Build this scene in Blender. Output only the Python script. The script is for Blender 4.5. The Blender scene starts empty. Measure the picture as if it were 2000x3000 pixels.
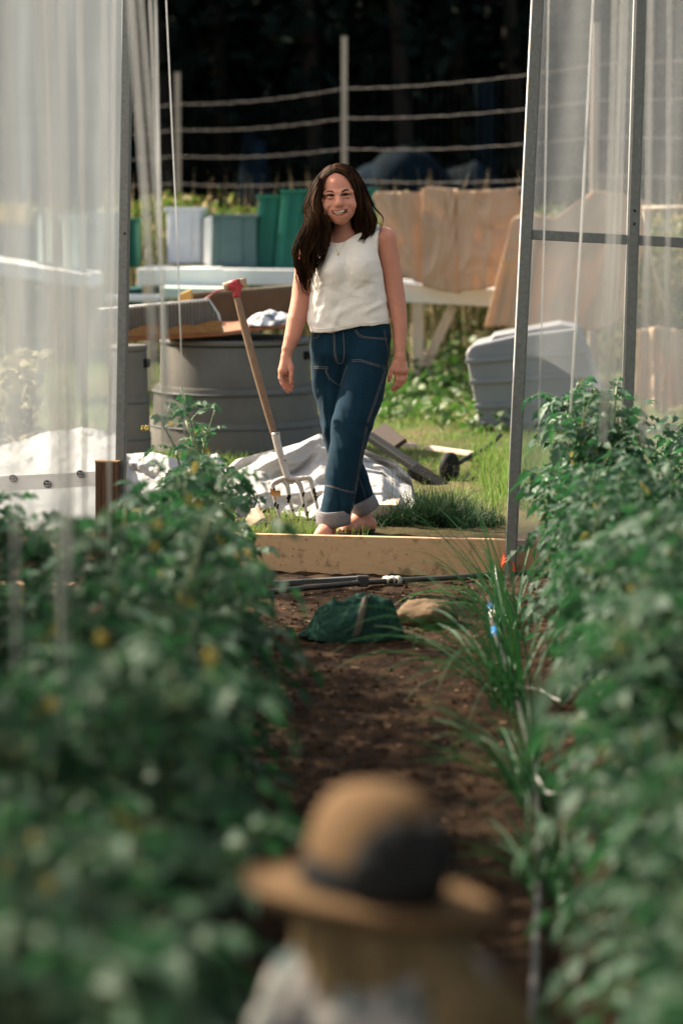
import bpy, bmesh, math, random
import numpy as np
from mathutils import Vector, Matrix, noise
from mathutils.bvhtree import BVHTree
random.seed(7); rng = np.random.default_rng(7)
R = math.radians
scene = bpy.context.scene
COL = scene.collection

# ------------------------------------------------------------------ camera, sky, sun, exposure
FPX = 7083.0                                    # focal length in photo pixels (85 mm, 3000 px high)
CAMZ, PITCH = 1.65, math.atan(900/7083.0)
cam = bpy.data.cameras.new("camera"); camo = bpy.data.objects.new("camera", cam); COL.objects.link(camo)
camo.location = (0, 0, CAMZ); camo.rotation_euler = (R(90)-PITCH, 0, 0)
cam.sensor_fit = 'VERTICAL'; cam.sensor_height = 36; cam.lens = 85
cam.clip_start = .1; cam.clip_end = 400
cam.dof.use_dof = True; cam.dof.focus_distance = 11.1; cam.dof.aperture_fstop = 1.7; cam.dof.aperture_blades = 9
scene.camera = camo

SUN_EL, SUN_AZ = R(39), R(-60)                 # azimuth measured from +Y, negative = picture left
world = bpy.data.worlds.new("World"); scene.world = world; world.use_nodes = True
wn = world.node_tree.nodes; wl = world.node_tree.links
sky = wn.new('ShaderNodeTexSky'); sky.sky_type = 'NISHITA'; sky.sun_disc = False
sky.sun_elevation = SUN_EL; sky.sun_rotation = SUN_AZ; sky.dust_density = 3.0; sky.ozone_density = .6; sky.air_density = 1.0
wn['Background'].inputs[1].default_value = .085
air = wn.new('ShaderNodeMix'); air.data_type = 'RGBA'; air.blend_type = 'MULTIPLY'; air.inputs[0].default_value = 1
air.inputs[7].default_value = (1.06, 1.0, .88, 1); wl.new(sky.outputs[0], air.inputs[6]); wl.new(air.outputs[2], wn['Background'].inputs[0])   # dusty warm air
sd = Vector((math.sin(SUN_AZ)*math.cos(SUN_EL), math.cos(SUN_AZ)*math.cos(SUN_EL), math.sin(SUN_EL)))
sl = bpy.data.lights.new("sun", 'SUN'); sl.energy = 5.0; sl.angle = R(.5); sl.color = (1, .87, .69)
so = bpy.data.objects.new("sun", sl); COL.objects.link(so); so.location = sd*60
so.rotation_euler = sd.to_track_quat('Z', 'Y').to_euler()
scene.view_settings.view_transform = 'Standard'; scene.view_settings.look = 'None'
scene.view_settings.exposure = 1.72; scene.view_settings.gamma = 1
scene.cycles.max_bounces = 8; scene.cycles.transparent_max_bounces = 16
scene.cycles.use_adaptive_sampling = True

# ------------------------------------------------------------------ pixel of the photo -> point of the place
CP, SP = math.cos(PITCH), math.sin(PITCH)
def ray(px, py):
    a, b = (px-1000)/FPX, (1500-py)/FPX
    return Vector((a, CP+b*SP, b*CP-SP))
EYE = Vector((0, 0, CAMZ))
def P(px, py, Y):
    d = ray(px, py); return EYE + d*(Y/d.y)
def G(px, py, z=0.0):
    d = ray(px, py); return EYE + d*((z-CAMZ)/d.z)
def MPP(Y): return Y/CP/FPX                    # metres per photo pixel at depth Y
GZ = .12                                        # lawn level outside

# ------------------------------------------------------------------ materials
MATS = {}
def mat(name, col, rough=.6, spec=.4, var=None, bump=None, metal=0, transl=0, sss=0, coord='Object', stretch=(1,1,1), emit=None, sheen=0):
    """var=(scale, second colour, contrast) ; bump=(scale, strength)"""
    m = bpy.data.materials.new(name); m.use_nodes = True; MATS[name] = m
    n, l = m.node_tree.nodes, m.node_tree.links
    b = n['Principled BSDF']; out = n['Material Output']
    b.inputs['Base Color'].default_value = (*col, 1); b.inputs['Roughness'].default_value = rough
    b.inputs['Specular IOR Level'].default_value = spec; b.inputs['Metallic'].default_value = metal
    if sheen: b.inputs['Sheen Weight'].default_value = sheen
    if sss:
        b.inputs['Subsurface Weight'].default_value = sss
        b.inputs['Subsurface Radius'].default_value = (.012, .005, .003); b.inputs['Subsurface Scale'].default_value = 1
    tc = mp = None
    if var or bump:
        tc = n.new('ShaderNodeTexCoord'); mp = n.new('ShaderNodeMapping'); mp.inputs['Scale'].default_value = stretch
        l.new(tc.outputs[coord], mp.inputs[0])
    if var:
        t = n.new('ShaderNodeTexNoise'); t.inputs['Scale'].default_value = var[0]; t.inputs['Detail'].default_value = 6
        t.inputs['Roughness'].default_value = .62
        l.new(mp.outputs[0], t.inputs[0])
        r = n.new('ShaderNodeValToRGB'); c = var[2] if len(var) > 2 else .18
        r.color_ramp.elements[0].position = .5-c; r.color_ramp.elements[1].position = .5+c
        r.color_ramp.elements[0].color = (*col, 1); r.color_ramp.elements[1].color = (*var[1], 1)
        l.new(t.outputs[0], r.inputs[0]); l.new(r.outputs[0], b.inputs['Base Color'])
    if bump:
        t2 = n.new('ShaderNodeTexNoise'); t2.inputs['Scale'].default_value = bump[0]; t2.inputs['Detail'].default_value = 5
        l.new(mp.outputs[0], t2.inputs[0])
        bp = n.new('ShaderNodeBump'); bp.inputs['Strength'].default_value = bump[1]; bp.inputs['Distance'].default_value = .02
        l.new(t2.outputs[0], bp.inputs['Height']); l.new(bp.outputs[0], b.inputs['Normal'])
    if transl:
        tr = n.new('ShaderNodeBsdfTranslucent'); mx = n.new('ShaderNodeMixShader'); mx.inputs[0].default_value = transl
        tr.inputs[0].default_value = (.9, .9, .89, 1) if abs(col[0]-col[1]) < .015 and col[0] > .5 else ((col[0]*1.12, col[1]*1.06, col[2]*1.0, 1) if col[0] > col[1] else (col[0]*1.3+.01, col[1]*1.9+.01, col[2]*1.1, 1))
        l.new(b.outputs[0], mx.inputs[1]); l.new(tr.outputs[0], mx.inputs[2]); l.new(mx.outputs[0], out.inputs[0])
    return m

def film_mat(name, haze, haze2, tint=(.93, .95, .95)):
    m = bpy.data.materials.new(name); m.use_nodes = True
    n, l = m.node_tree.nodes, m.node_tree.links
    n.remove(n['Principled BSDF']); out = n['Material Output']
    tp = n.new('ShaderNodeBsdfTransparent'); tp.inputs[0].default_value = (.95, .96, .96, 1)
    tl = n.new('ShaderNodeBsdfTranslucent'); tl.inputs[0].default_value = (*tint, 1)
    df = n.new('ShaderNodeBsdfDiffuse'); df.inputs[0].default_value = (*tint, 1)
    gl = n.new('ShaderNodeBsdfGlossy'); gl.inputs['Roughness'].default_value = .25; gl.inputs[0].default_value = (.9, .9, .9, 1)
    a = n.new('ShaderNodeMixShader'); a.inputs[0].default_value = .35
    l.new(tl.outputs[0], a.inputs[1]); l.new(df.outputs[0], a.inputs[2])
    tc = n.new('ShaderNodeTexCoord'); mp = n.new('ShaderNodeMapping'); mp.inputs['Scale'].default_value = (16, 16, .35)
    l.new(tc.outputs['Object'], mp.inputs[0])
    t = n.new('ShaderNodeTexNoise'); t.inputs['Scale'].default_value = 1.0; t.inputs['Detail'].default_value = 4
    l.new(mp.outputs[0], t.inputs[0])
    mp2 = n.new('ShaderNodeMapping'); mp2.inputs['Scale'].default_value = (1.2, 1.2, 9); mp2.inputs['Rotation'].default_value = (0, R(14), 0)
    l.new(tc.outputs['Object'], mp2.inputs[0])
    t2 = n.new('ShaderNodeTexNoise'); t2.inputs['Scale'].default_value = 2.4; t2.inputs['Detail'].default_value = 5
    l.new(mp2.outputs[0], t2.inputs[0])
    ad = n.new('ShaderNodeMath'); ad.operation = 'ADD'
    ml = n.new('ShaderNodeMath'); ml.operation = 'MULTIPLY'; ml.inputs[1].default_value = .5
    l.new(t2.outputs[0], ml.inputs[0]); l.new(t.outputs[0], ad.inputs[0]); l.new(ml.outputs[0], ad.inputs[1])
    mr = n.new('ShaderNodeMapRange'); mr.inputs[1].default_value = .45; mr.inputs[2].default_value = 1.05
    mr.inputs[3].default_value = haze; mr.inputs[4].default_value = haze2
    l.new(ad.outputs[0], mr.inputs[0])
    b = n.new('ShaderNodeMixShader'); l.new(mr.outputs[0], b.inputs[0]); l.new(tp.outputs[0], b.inputs[1]); l.new(a.outputs[0], b.inputs[2])
    lw = n.new('ShaderNodeLayerWeight'); lw.inputs[0].default_value = .25
    c = n.new('ShaderNodeMixShader'); mm = n.new('ShaderNodeMath'); mm.operation = 'MULTIPLY'; mm.inputs[1].default_value = .35
    l.new(lw.outputs['Fresnel'], mm.inputs[0]); l.new(mm.outputs[0], c.inputs[0])
    l.new(b.outputs[0], c.inputs[1]); l.new(gl.outputs[0], c.inputs[2]); l.new(c.outputs[0], out.inputs[0])
    return m

# ------------------------------------------------------------------ mesh builder and tagging
class MB:
    def __init__(s): s.v = []; s.f = []; s.m = []; s.n = 0
    def add(s, verts, faces, mi=0):
        o = s.n; s.v.extend([tuple(v) for v in verts]); s.n += len(verts)
        s.f.extend([tuple(i+o for i in f) for f in faces]); s.m.extend([mi]*len(faces)); return s
    def box(s, c, d, rot=None, mi=0):
        x, y, z = d[0]/2, d[1]/2, d[2]/2
        vs = [Vector((sx*x, sy*y, sz*z)) for sz in (-1, 1) for sy in (-1, 1) for sx in (-1, 1)]
        if rot is not None: vs = [rot @ v for v in vs]
        c = Vector(c)
        return s.add([v+c for v in vs], [(0,2,3,1),(4,5,7,6),(0,1,5,4),(2,6,7,3),(0,4,6,2),(1,3,7,5)], mi)
    def beam(s, a, b, w, d, up=Vector((0,1,0)), mi=0):
        """bar of section w x d from a to b"""
        a, b = Vector(a), Vector(b); t = (b-a).normalized(); x = t.cross(up).normalized(); y = x.cross(t).normalized()
        vs = []
        for p in (a, b):
            for sx, sy in ((-1,-1),(1,-1),(1,1),(-1,1)): vs.append(p + x*(sx*w/2) + y*(sy*d/2))
        return s.add(vs, [(0,1,2,3),(7,6,5,4),(0,4,5,1),(1,5,6,2),(2,6,7,3),(3,7,4,0)], mi)
    def tube(s, pts, r, n=8, mi=0, cap=True):
        pts = [Vector(p) for p in pts]; k = len(pts)
        rr = r if isinstance(r, (list, tuple)) else [r]*k
        vs = []; x = None
        for i, p in enumerate(pts):
            t = (pts[min(i+1, k-1)]-pts[max(i-1, 0)])
            t = t.normalized() if t.length > 1e-9 else Vector((0,0,1))
            if x is None:
                x = t.orthogonal().normalized()
            else:
                x = (x - t*x.dot(t)); x = x.normalized() if x.length > 1e-6 else t.orthogonal().normalized()
            y = t.cross(x)
            for j in range(n):
                a = 2*math.pi*j/n; vs.append(p + (x*math.cos(a)+y*math.sin(a))*rr[i])
        fs = [(i*n+j, i*n+(j+1)%n, (i+1)*n+(j+1)%n, (i+1)*n+j) for i in range(k-1) for j in range(n)]
        if cap: fs += [tuple(range(n-1, -1, -1)), tuple((k-1)*n+j for j in range(n))]
        return s.add(vs, fs, mi)
    def lathe(s, prof, c=(0,0,0), n=48, mi=0, rot=None, wob=0, sc=(1,1)):
        c = Vector(c); vs = []
        for i, (r, z) in enumerate(prof):
            for j in range(n):
                a = 2*math.pi*j/n; q = r*(1+wob*math.sin(3*a+i*.3))
                v = Vector((q*math.cos(a)*sc[0], q*math.sin(a)*sc[1], z)); vs.append((rot @ v if rot is not None else v)+c)
        k = len(prof)
        fs = [(i*n+j, i*n+(j+1)%n, (i+1)*n+(j+1)%n, (i+1)*n+j) for i in range(k-1) for j in range(n)]
        fs += [tuple(range(n-1, -1, -1)), tuple((k-1)*n+j for j in range(n))]
        return s.add(vs, fs, mi)
    def grid(s, fn, nu, nv, mi=0):
        vs = [fn(i/nu, j/nv) for j in range(nv+1) for i in range(nu+1)]
        fs = [(j*(nu+1)+i, j*(nu+1)+i+1, (j+1)*(nu+1)+i+1, (j+1)*(nu+1)+i) for j in range(nv) for i in range(nu)]
        return s.add(vs, fs, mi)
    def prism(s, front, off, mi=0):
        """solid from a front outline (world points) pushed back by the vector off"""
        off = Vector(off); k = len(front); vs = [Vector(p) for p in front] + [Vector(p)+off for p in front]
        fs = [tuple(range(k)), tuple(range(2*k-1, k-1, -1))] + [(i, (i+1) % k + 0, (i+1) % k + k, i+k)[::-1] for i in range(k)]
        return s.add(vs, fs, mi)
    def build(s, name, mats, parent=None, smooth=False, bevel=0, fixn=True, sub=0):
        me = bpy.data.meshes.new(name)
        base = Vector(WORLD.get(parent.name, (0,0,0))) if parent is not None else Vector((0,0,0))
        v = np.array(s.v, dtype=np.float64).reshape(-1, 3) - np.array(base)
        me.from_pydata(v.tolist(), [], s.f)
        mats = mats if isinstance(mats, (list, tuple)) else [mats]
        for m in mats: me.materials.append(m)
        if len(mats) > 1: me.polygons.foreach_set('material_index', s.m)
        if fixn and len(s.f) < 60000:
            bm = bmesh.new(); bm.from_mesh(me); bmesh.ops.recalc_face_normals(bm, faces=bm.faces); bm.to_mesh(me); bm.free()
        if smooth: me.polygons.foreach_set('use_smooth', [True]*len(me.polygons))
        me.update()
        o = bpy.data.objects.new(name, me); COL.objects.link(o)
        if parent is not None: o.parent = parent; WORLD[o.name] = tuple(base)
        else: WORLD[o.name] = (0, 0, 0)
        if bevel:
            b = o.modifiers.new('bevel', 'BEVEL'); b.width = bevel; b.segments = 2; b.limit_method = 'ANGLE'
        if sub:
            b = o.modifiers.new('sub', 'SUBSURF'); b.levels = b.render_levels = sub
        return o
WORLD = {}
def tag(o, label=None, cat=None, group=None, kind=None):
    if label: o['label'] = label
    if cat: o['category'] = cat
    if group: o['group'] = group
    if kind: o['kind'] = kind
    return o
def thing(name, loc, label, cat, group=None):
    o = bpy.data.objects.new(name, None); COL.objects.link(o); o.location = loc; o.empty_display_size = .1
    WORLD[o.name] = tuple(loc); return tag(o, label, cat, group)
def dup(root, loc, rz=0, sc=1, label=None):
    c = root.copy(); COL.objects.link(c); c.location = loc; c.rotation_euler = (0, 0, rz); c.scale = (sc, sc, sc)
    if label: c['label'] = label
    for ch in list(root.children):
        k = ch.copy(); COL.objects.link(k); k.parent = c
        for g in list(ch.children):
            q = g.copy(); COL.objects.link(q); q.parent = k
    return c
def raw_mesh(name, V, F, mats, parent=None, smooth=True, mi=None):
    """numpy verts (N,3), faces (M,k)"""
    base = np.array(WORLD.get(parent.name, (0,0,0))) if parent is not None else np.zeros(3)
    V = np.asarray(V, dtype=np.float64)-base
    me = bpy.data.meshes.new(name); F = np.asarray(F, dtype=np.int32); k = F.shape[1]
    me.vertices.add(len(V)); me.vertices.foreach_set('co', V.ravel())
    me.loops.add(F.size); me.loops.foreach_set('vertex_index', F.ravel())
    me.polygons.add(len(F)); me.polygons.foreach_set('loop_start', np.arange(0, F.size, k, dtype=np.int32))
    try: me.polygons.foreach_set('loop_total', np.full(len(F), k, dtype=np.int32))
    except Exception: pass
    mats = mats if isinstance(mats, (list, tuple)) else [mats]
    for m in mats: me.materials.append(m)
    if mi is not None: me.polygons.foreach_set('material_index', np.asarray(mi, dtype=np.int32))
    me.polygons.foreach_set('use_smooth', np.full(len(F), smooth))
    me.update(calc_edges=True); me.validate()
    o = bpy.data.objects.new(name, me); COL.objects.link(o)
    if parent is not None: o.parent = parent
    WORLD[o.name] = tuple(base); return o
def catmull(pts, n):
    pts = [Vector(p) for p in pts]; q = [pts[0]*2-pts[1]]+pts+[pts[-1]*2-pts[-2]]; out = []
    for i in range(1, len(q)-2):
        for k in range(n):
            t = k/n; a, b, c, d = q[i-1], q[i], q[i+1], q[i+2]
            out.append(.5*((2*b)+(c-a)*t+(2*a-5*b+4*c-d)*t*t+(3*b-a-3*c+d)*t*t*t))
    out.append(q[-2]); return out

def creases(seed, n, sharp=.05):
    rg = random.Random(seed); L = []
    for _ in range(n):
        a = rg.uniform(0, math.pi); L.append((math.cos(a), math.sin(a), rg.random(), rg.random(), rg.uniform(.12,.5), rg.uniform(-1,1), rg.uniform(.03,.16)))
    def f(u, v):
        h = 0
        for cx, cy, pu, pv, R2, am, wd in L:
            du, dv = u-pu, v-pv; d = abs(du*cx+dv*cy); e = abs(-du*cy+dv*cx)
            if d < wd and e < R2: h += am*(1-d/wd)*(1-(e/R2)**2)
        return h
    return f
# ------------------------------------------------------------------ signed-distance sculpting (bodies and clothes)
class SDF:
    def __init__(s, lo, hi, h):
        s.lo = np.array(lo, float); s.h = h; s.shape = tuple(int(math.ceil((b-a)/h))+1 for a, b in zip(lo, hi))
        s.F = np.full(s.shape, .08, dtype=np.float32)
    def win(s, lo, hi, pad):
        i0 = [max(0, int((lo[k]-pad-s.lo[k])/s.h)) for k in range(3)]
        i1 = [min(s.shape[k], int((hi[k]+pad-s.lo[k])/s.h)+2) for k in range(3)]
        if any(b <= a for a, b in zip(i0, i1)): return None, None
        sl = tuple(slice(a, b) for a, b in zip(i0, i1))
        ax = [(s.lo[k]+s.h*np.arange(i0[k], i1[k])).astype(np.float32) for k in range(3)]
        return sl, (ax[0][:,None,None], ax[1][None,:,None], ax[2][None,None,:])
    def put(s, sl, d, k, op):
        a = s.F[sl]
        if op == 'sub': a = -a
        if k > 0:
            h = np.maximum(k-np.abs(a-d), 0)/k; r = np.minimum(a, d)-h*h*k*.25
        else: r = np.minimum(a, d)
        s.F[sl] = -r if op == 'sub' else r
    def cone(s, a, b, ra, rb, k=.01, op='add', flat=1.0):
        """tapered capsule; flat < 1 squashes it along Y"""
        a, b = np.array(a, float), np.array(b, float); m = max(ra, rb)
        sl, X = s.win(np.minimum(a, b)-m, np.maximum(a, b)+m, .03+k)
        if sl is None: return
        d = b-a; L = float(d@d)+1e-12
        px, py, pz = X[0]-a[0], X[1]-a[1], X[2]-a[2]
        t = np.clip((px*d[0]+py*d[1]+pz*d[2])/L, 0, 1)
        q = np.sqrt((px-t*d[0])**2+((py-t*d[1])/flat)**2+(pz-t*d[2])**2)-(ra+(rb-ra)*t)
        s.put(sl, q.astype(np.float32), k, op)
    def chain(s, pts, rs, k=.01, flat=1.0):
        for i in range(len(pts)-1): s.cone(pts[i], pts[i+1], rs[i], rs[i+1], k if i == 0 else .004, flat=flat)
    def ell(s, c, r, k=.01, op='add', rot=None):
        c, r = np.array(c, float), np.array(r, float); m = r.max()
        e = (r if rot is None else np.full(3, m))
        sl, X = s.win(c-e, c+e, .03+k)
        if sl is None: return
        p = [X[0]-c[0], X[1]-c[1], X[2]-c[2]]
        if rot is not None:
            M = np.array(rot.inverted()); p = [M[i][0]*p[0]+M[i][1]*p[1]+M[i][2]*p[2] for i in range(3)]
        k0 = np.sqrt((p[0]/r[0])**2+(p[1]/r[1])**2+(p[2]/r[2])**2)
        k1 = np.sqrt((p[0]/r[0]**2)**2+(p[1]/r[1]**2)**2+(p[2]/r[2]**2)**2)+1e-9
        s.put(sl, (k0*(k0-1)/k1).astype(np.float32), k, op)
    def mesh(s):
        F = s.F; h = s.h; S = F < 0
        nx, ny, nz = F.shape
        c = [S[i:nx-1+i, j:ny-1+j, k:nz-1+k] for i in (0,1) for j in (0,1) for k in (0,1)]
        anyv = c[0].copy(); allv = c[0].copy()
        for q in c[1:]: anyv |= q; allv &= q
        I = np.argwhere(anyv & ~allv)
        ids = np.full((nx-1, ny-1, nz-1), -1, dtype=np.int32); ids[tuple(I.T)] = np.arange(len(I))
        acc = np.zeros((len(I), 3)); cnt = np.zeros(len(I))
        cor = [(i, j, k) for i in (0,1) for j in (0,1) for k in (0,1)]
        vals = {o: F[I[:,0]+o[0], I[:,1]+o[1], I[:,2]+o[2]] for o in cor}
        for a in cor:
            for ax in range(3):
                if a[ax] == 0:
                    b = list(a); b[ax] = 1; b = tuple(b); fa, fb = vals[a], vals[b]
                    w = (fa < 0) != (fb < 0); t = np.where(w, fa/(fa-fb+1e-12), 0)
                    p = np.tile(np.array(a, float), (len(I), 1)); p[:, ax] += t
                    acc[w] += p[w]; cnt[w] += 1
        V = s.lo + h*(I + acc/np.maximum(cnt, 1)[:,None])
        quads = []
        for ax in range(3):
            A = [slice(None)]*3; B = [slice(None)]*3; A[ax] = slice(0, -1); B[ax] = slice(1, None)
            ch = S[tuple(A)] != S[tuple(B)]; sg = S[tuple(A)]
            E = np.argwhere(ch); u, w = [(1,2),(2,0),(0,1)][ax]
            E = E[(E[:,u] > 0) & (E[:,w] > 0) & (E[:,u] < F.shape[u]-1) & (E[:,w] < F.shape[w]-1)]
            fl = sg[tuple(E.T)]
            def cell(du, dw):
                q = E.copy(); q[:,u] -= du; q[:,w] -= dw; return ids[tuple(q.T)]
            Q = np.stack([cell(1,1), cell(0,1), cell(0,0), cell(1,0)], 1)
            Q[~fl] = Q[~fl][:, ::-1]; quads.append(Q)
        Q = np.concatenate(quads); Q = Q[(Q >= 0).all(1)]
        return V, Q
def relax(V, Q, it=1, w=.5):
    for _ in range(it):
        acc = np.zeros_like(V); c = np.zeros(len(V))
        for a, b in ((0,1),(1,2),(2,3),(3,0)):
            np.add.at(acc, Q[:,a], V[Q[:,b]]); np.add.at(acc, Q[:,b], V[Q[:,a]]); np.add.at(c, Q[:,a], 1); np.add.at(c, Q[:,b], 1)
        V = V*(1-w)+w*acc/np.maximum(c, 1)[:,None]
    return V
def vnormals(V, Q):
    n = np.cross(V[Q[:,2]]-V[Q[:,0]], V[Q[:,3]]-V[Q[:,1]]); N = np.zeros_like(V)
    for a in range(4): np.add.at(N, Q[:,a], n)
    return N/(np.linalg.norm(N, axis=1, keepdims=True)+1e-12)

# ================================================================== MATERIAL LIBRARY
M_steel = mat('galvanised_steel', (.115,.12,.115), .6, .35, var=(60, (.17,.175,.17), .2), bump=(220, .12), metal=.2)
M_wood = mat('sill_timber', (.50,.33,.195), .7, .25, var=(9, (.43,.275,.155), .25), bump=(60, .15), stretch=(1, 6, 9))
def stain(m, sc, lo, hi, col):
    n, l = m.node_tree.nodes, m.node_tree.links; b = n['Principled BSDF']; src = b.inputs['Base Color'].links[0].from_socket
    tc = n.new('ShaderNodeTexCoord'); t = n.new('ShaderNodeTexNoise'); t.inputs['Scale'].default_value = sc; t.inputs['Detail'].default_value = 7; t.inputs['Roughness'].default_value = .7
    l.new(tc.outputs['Object'], t.inputs[0]); mr = n.new('ShaderNodeMapRange'); mr.inputs[1].default_value = lo; mr.inputs[2].default_value = hi; l.new(t.outputs[0], mr.inputs[0])
    mx = n.new('ShaderNodeMix'); mx.data_type = 'RGBA'; l.new(mr.outputs[0], mx.inputs[0]); l.new(src, mx.inputs[6]); mx.inputs[7].default_value = (*col, 1); l.new(mx.outputs[2], b.inputs['Base Color'])
stain(M_wood, 11, .53, .64, (.23,.145,.085))
M_oldwood = mat('weathered_timber', (.42,.33,.24), .8, .2, var=(20, (.30,.22,.15), .22), bump=(60, .3), stretch=(6, 6, 1))
M_palewood = mat('pale_timber', (.66,.54,.42), .75, .2, var=(14, (.52,.42,.32), .2), stretch=(1,1,.3))
M_brownpost = mat('brown_post', (.055,.030,.018), .8, .15, var=(30, (.12,.07,.045), .2), stretch=(6,6,.25))
M_handle = mat('ash_handle', (.22,.145,.09), .55, .35, var=(30, (.14,.085,.05), .2), stretch=(4,4,.5))
M_red = mat('red_paint', (.48,.025,.03), .45, .4, var=(60, (.16,.03,.03), .12))
M_forgesteel = mat('fork_steel', (.50,.46,.43), .5, .5, var=(40, (.40,.36,.33), .2), metal=.4)
M_bark = mat('black_flecks', (.02,.02,.02), .8, .2)
M_leafy = mat('dead_leaf', (.45,.22,.07), .8, .2)
M_white = mat('white_board', (.74,.73,.71), .6, .3, var=(8, (.66,.65,.63), .2))
M_mint = mat('pale_green_board', (.52,.62,.55), .6, .3)
M_crateW = mat('white_crate', (.70,.70,.72), .55, .3, var=(7, (.58,.58,.62), .2))
M_crateT = mat('grey_teal_crate', (.065,.12,.115), .55, .3, var=(6, (.085,.145,.14), .2))
M_crateG = mat('dark_green_crate', (.006,.115,.075), .5, .35, var=(5, (.008,.15,.10), .2))
M_teal = mat('teal_tray', (.02,.10,.12), .5, .3)
M_yellow = mat('yellow_box', (.62,.42,.12), .6, .3)
M_tub = mat('grey_plastic', (.145,.135,.12), .65, .25, var=(4, (.10,.095,.085), .25), bump=(90, .06))
M_bin = mat('pale_grey_plastic', (.24,.24,.245), .5, .4, var=(3, (.20,.20,.205), .2))
M_darkpl = mat('dark_plastic', (.011,.012,.012), .65, .12)
M_tray = mat('red_brown_tray', (.24,.09,.05), .75, .25, var=(12, (.34,.16,.09), .2))
M_clear = mat('clear_corrugated', (.20,.185,.165), .5, .3, var=(9, (.15,.12,.085), .2), transl=.08)
M_olive = mat('brown_corrugated', (.20,.15,.085), .5, .4, var=(9, (.14,.10,.055), .2), transl=.25)
M_compost = mat('dry_straw', (.36,.19,.08), .9, .1, var=(60, (.22,.10,.04), .2), bump=(120, .5))
M_burlap = mat('burlap', (.66,.47,.325), .95, .05, var=(2.5, (.55,.39,.265), .3), bump=(160, .35), transl=.24)
M_tarp = mat('white_tarp', (.42,.41,.40), .6, .2, var=(4, (.35,.345,.34), .3), bump=(9, .35))
M_cloth = mat('grey_cloth', (.12,.12,.13), .7, .3, var=(16, (.62,.62,.62), .06), stretch=(1,1,2.5))
M_soil = None
M_post = mat('fence_timber', (.48,.40,.33), .8, .2, var=(14, (.36,.29,.23), .2), stretch=(4,4,.5))
M_wire = mat('fence_wire', (.034,.030,.027), .6, .4)
M_net = mat('netting', (.018,.022,.02), .7, .2)
M_string = mat('twine', (.60,.60,.60), .7, .2, transl=.45)
M_hose = mat('black_hose', (.025,.026,.026), .45, .45, var=(30, (.05,.045,.04), .2))
M_greybar = mat('grey_bar', (.06,.066,.068), .6, .4)
M_blue = mat('blue_fitting', (.01,.13,.34), .4, .5)
M_clamp = mat('grey_fitting', (.45,.42,.38), .5, .4)
M_orange = mat('orange_cord', (.75,.10,.03), .5, .4)
M_bag = mat('green_canvas', (.012,.037,.029), .9, .05, var=(10, (.019,.052,.041), .25), bump=(60, .3))
M_strap = mat('olive_strap', (.075,.072,.058), .85, .1)
M_sack = mat('tan_stone', (.15,.10,.065), .9, .1, var=(18, (.10,.065,.042), .2), bump=(25, .5))
M_rubber = mat('black_rubber', (.010,.010,.010), .7, .15)
M_hub = mat('worn_hub', (.045,.042,.04), .6, .25)
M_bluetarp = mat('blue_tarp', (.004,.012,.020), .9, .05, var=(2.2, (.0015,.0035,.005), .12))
M_skin = mat('skin', (.50,.218,.148), .52, .25, var=(45, (.57,.245,.172), .25), sss=.2, bump=(300, .05))
M_lips = mat('lips', (.40,.125,.088), .4, .4)
M_teeth = mat('teeth', (.74,.66,.56), .25, .5)
M_eyew = mat('eye_white', (.16,.115,.095), .6, .1)
M_iris = mat('dark_iris', (.008,.005,.004), .5, .1)
M_hair = mat('dark_brown_hair', (.0045,.0025,.0019), .8, .0, var=(60, (.014,.007,.004), .2), stretch=(1,1,.15))
M_shirt = mat('white_linen', (.79,.73,.675), .85, .1, var=(22, (.74,.68,.625), .25), bump=(120, .18))
M_denim = mat('indigo_denim', (.0030,.0170,.0315), .9, .08, var=(9, (.0085,.032,.055), .3), bump=(260, .2), sheen=.04)
M_cuff = mat('grey_cuff', (.22,.215,.22), .85, .15, var=(90, (.16,.155,.165), .2), bump=(200, .3))
M_stitch = mat('pale_stitching', (.20,.175,.155), .8, .1)
M_gold = mat('gold', (.85,.55,.16), .25, .5, metal=1)
M_silver = mat('silver', (.85,.85,.85), .2, .5, metal=1)
M_sole = mat('black_sole', (.012,.012,.012), .6, .3)
M_felt = mat('tan_felt', (.185,.115,.062), .9, .1, var=(30, (.15,.092,.05), .2))
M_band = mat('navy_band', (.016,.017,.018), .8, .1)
M_kidhair = mat('child_hair', (.24,.17,.085), .5, .35)
M_kidskin = mat('child_skin', (.50,.29,.20), .5, .3)
M_kidshirt = mat('pale_shirt', (.42,.38,.36), .85, .1, var=(13, (.09,.12,.125), .05))
M_kidpants = mat('child_trousers', (.05,.06,.07), .85, .1)
M_leaf = mat('tomato_leaf', (.024,.082,.050), .54, .30, var=(9, (.095,.165,.105), .22), transl=.3)
M_stem = mat('tomato_stem', (.16,.21,.11), .6, .3)
M_petal = mat('yellow_petal', (.58,.44,.10), .7, .1)
M_chive = mat('chive_blade', (.022,.088,.036), .45, .35, var=(6, (.06,.18,.075), .2), transl=.2)
M_grass = mat('lawn_grass', (.10,.145,.040), .6, .25, var=(2.2, (.30,.27,.115), .16), transl=.35)
M_tuft = mat('dark_grass', (.010,.034,.016), .6, .2, var=(9, (.022,.055,.024), .2), transl=.15)
M_weed = mat('weed_leaf', (.055,.085,.022), .6, .3, var=(5, (.28,.20,.040), .10), transl=.3)
M_dry = mat('dry_stalk', (.55,.42,.24), .8, .1)
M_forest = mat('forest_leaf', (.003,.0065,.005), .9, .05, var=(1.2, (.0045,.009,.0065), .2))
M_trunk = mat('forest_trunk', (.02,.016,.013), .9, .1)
M_soilbit = mat('soil_crumb', (.030,.016,.008), .95, .05, var=(20, (.052,.030,.016), .2))
M_chip = mat('wood_chip', (.20,.125,.08), .9, .1)
F_left = film_mat('hazy_film', .54, .62, (.385,.425,.455))
F_right = film_mat('clearer_film', .30, .38, (.43,.455,.475))
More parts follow.
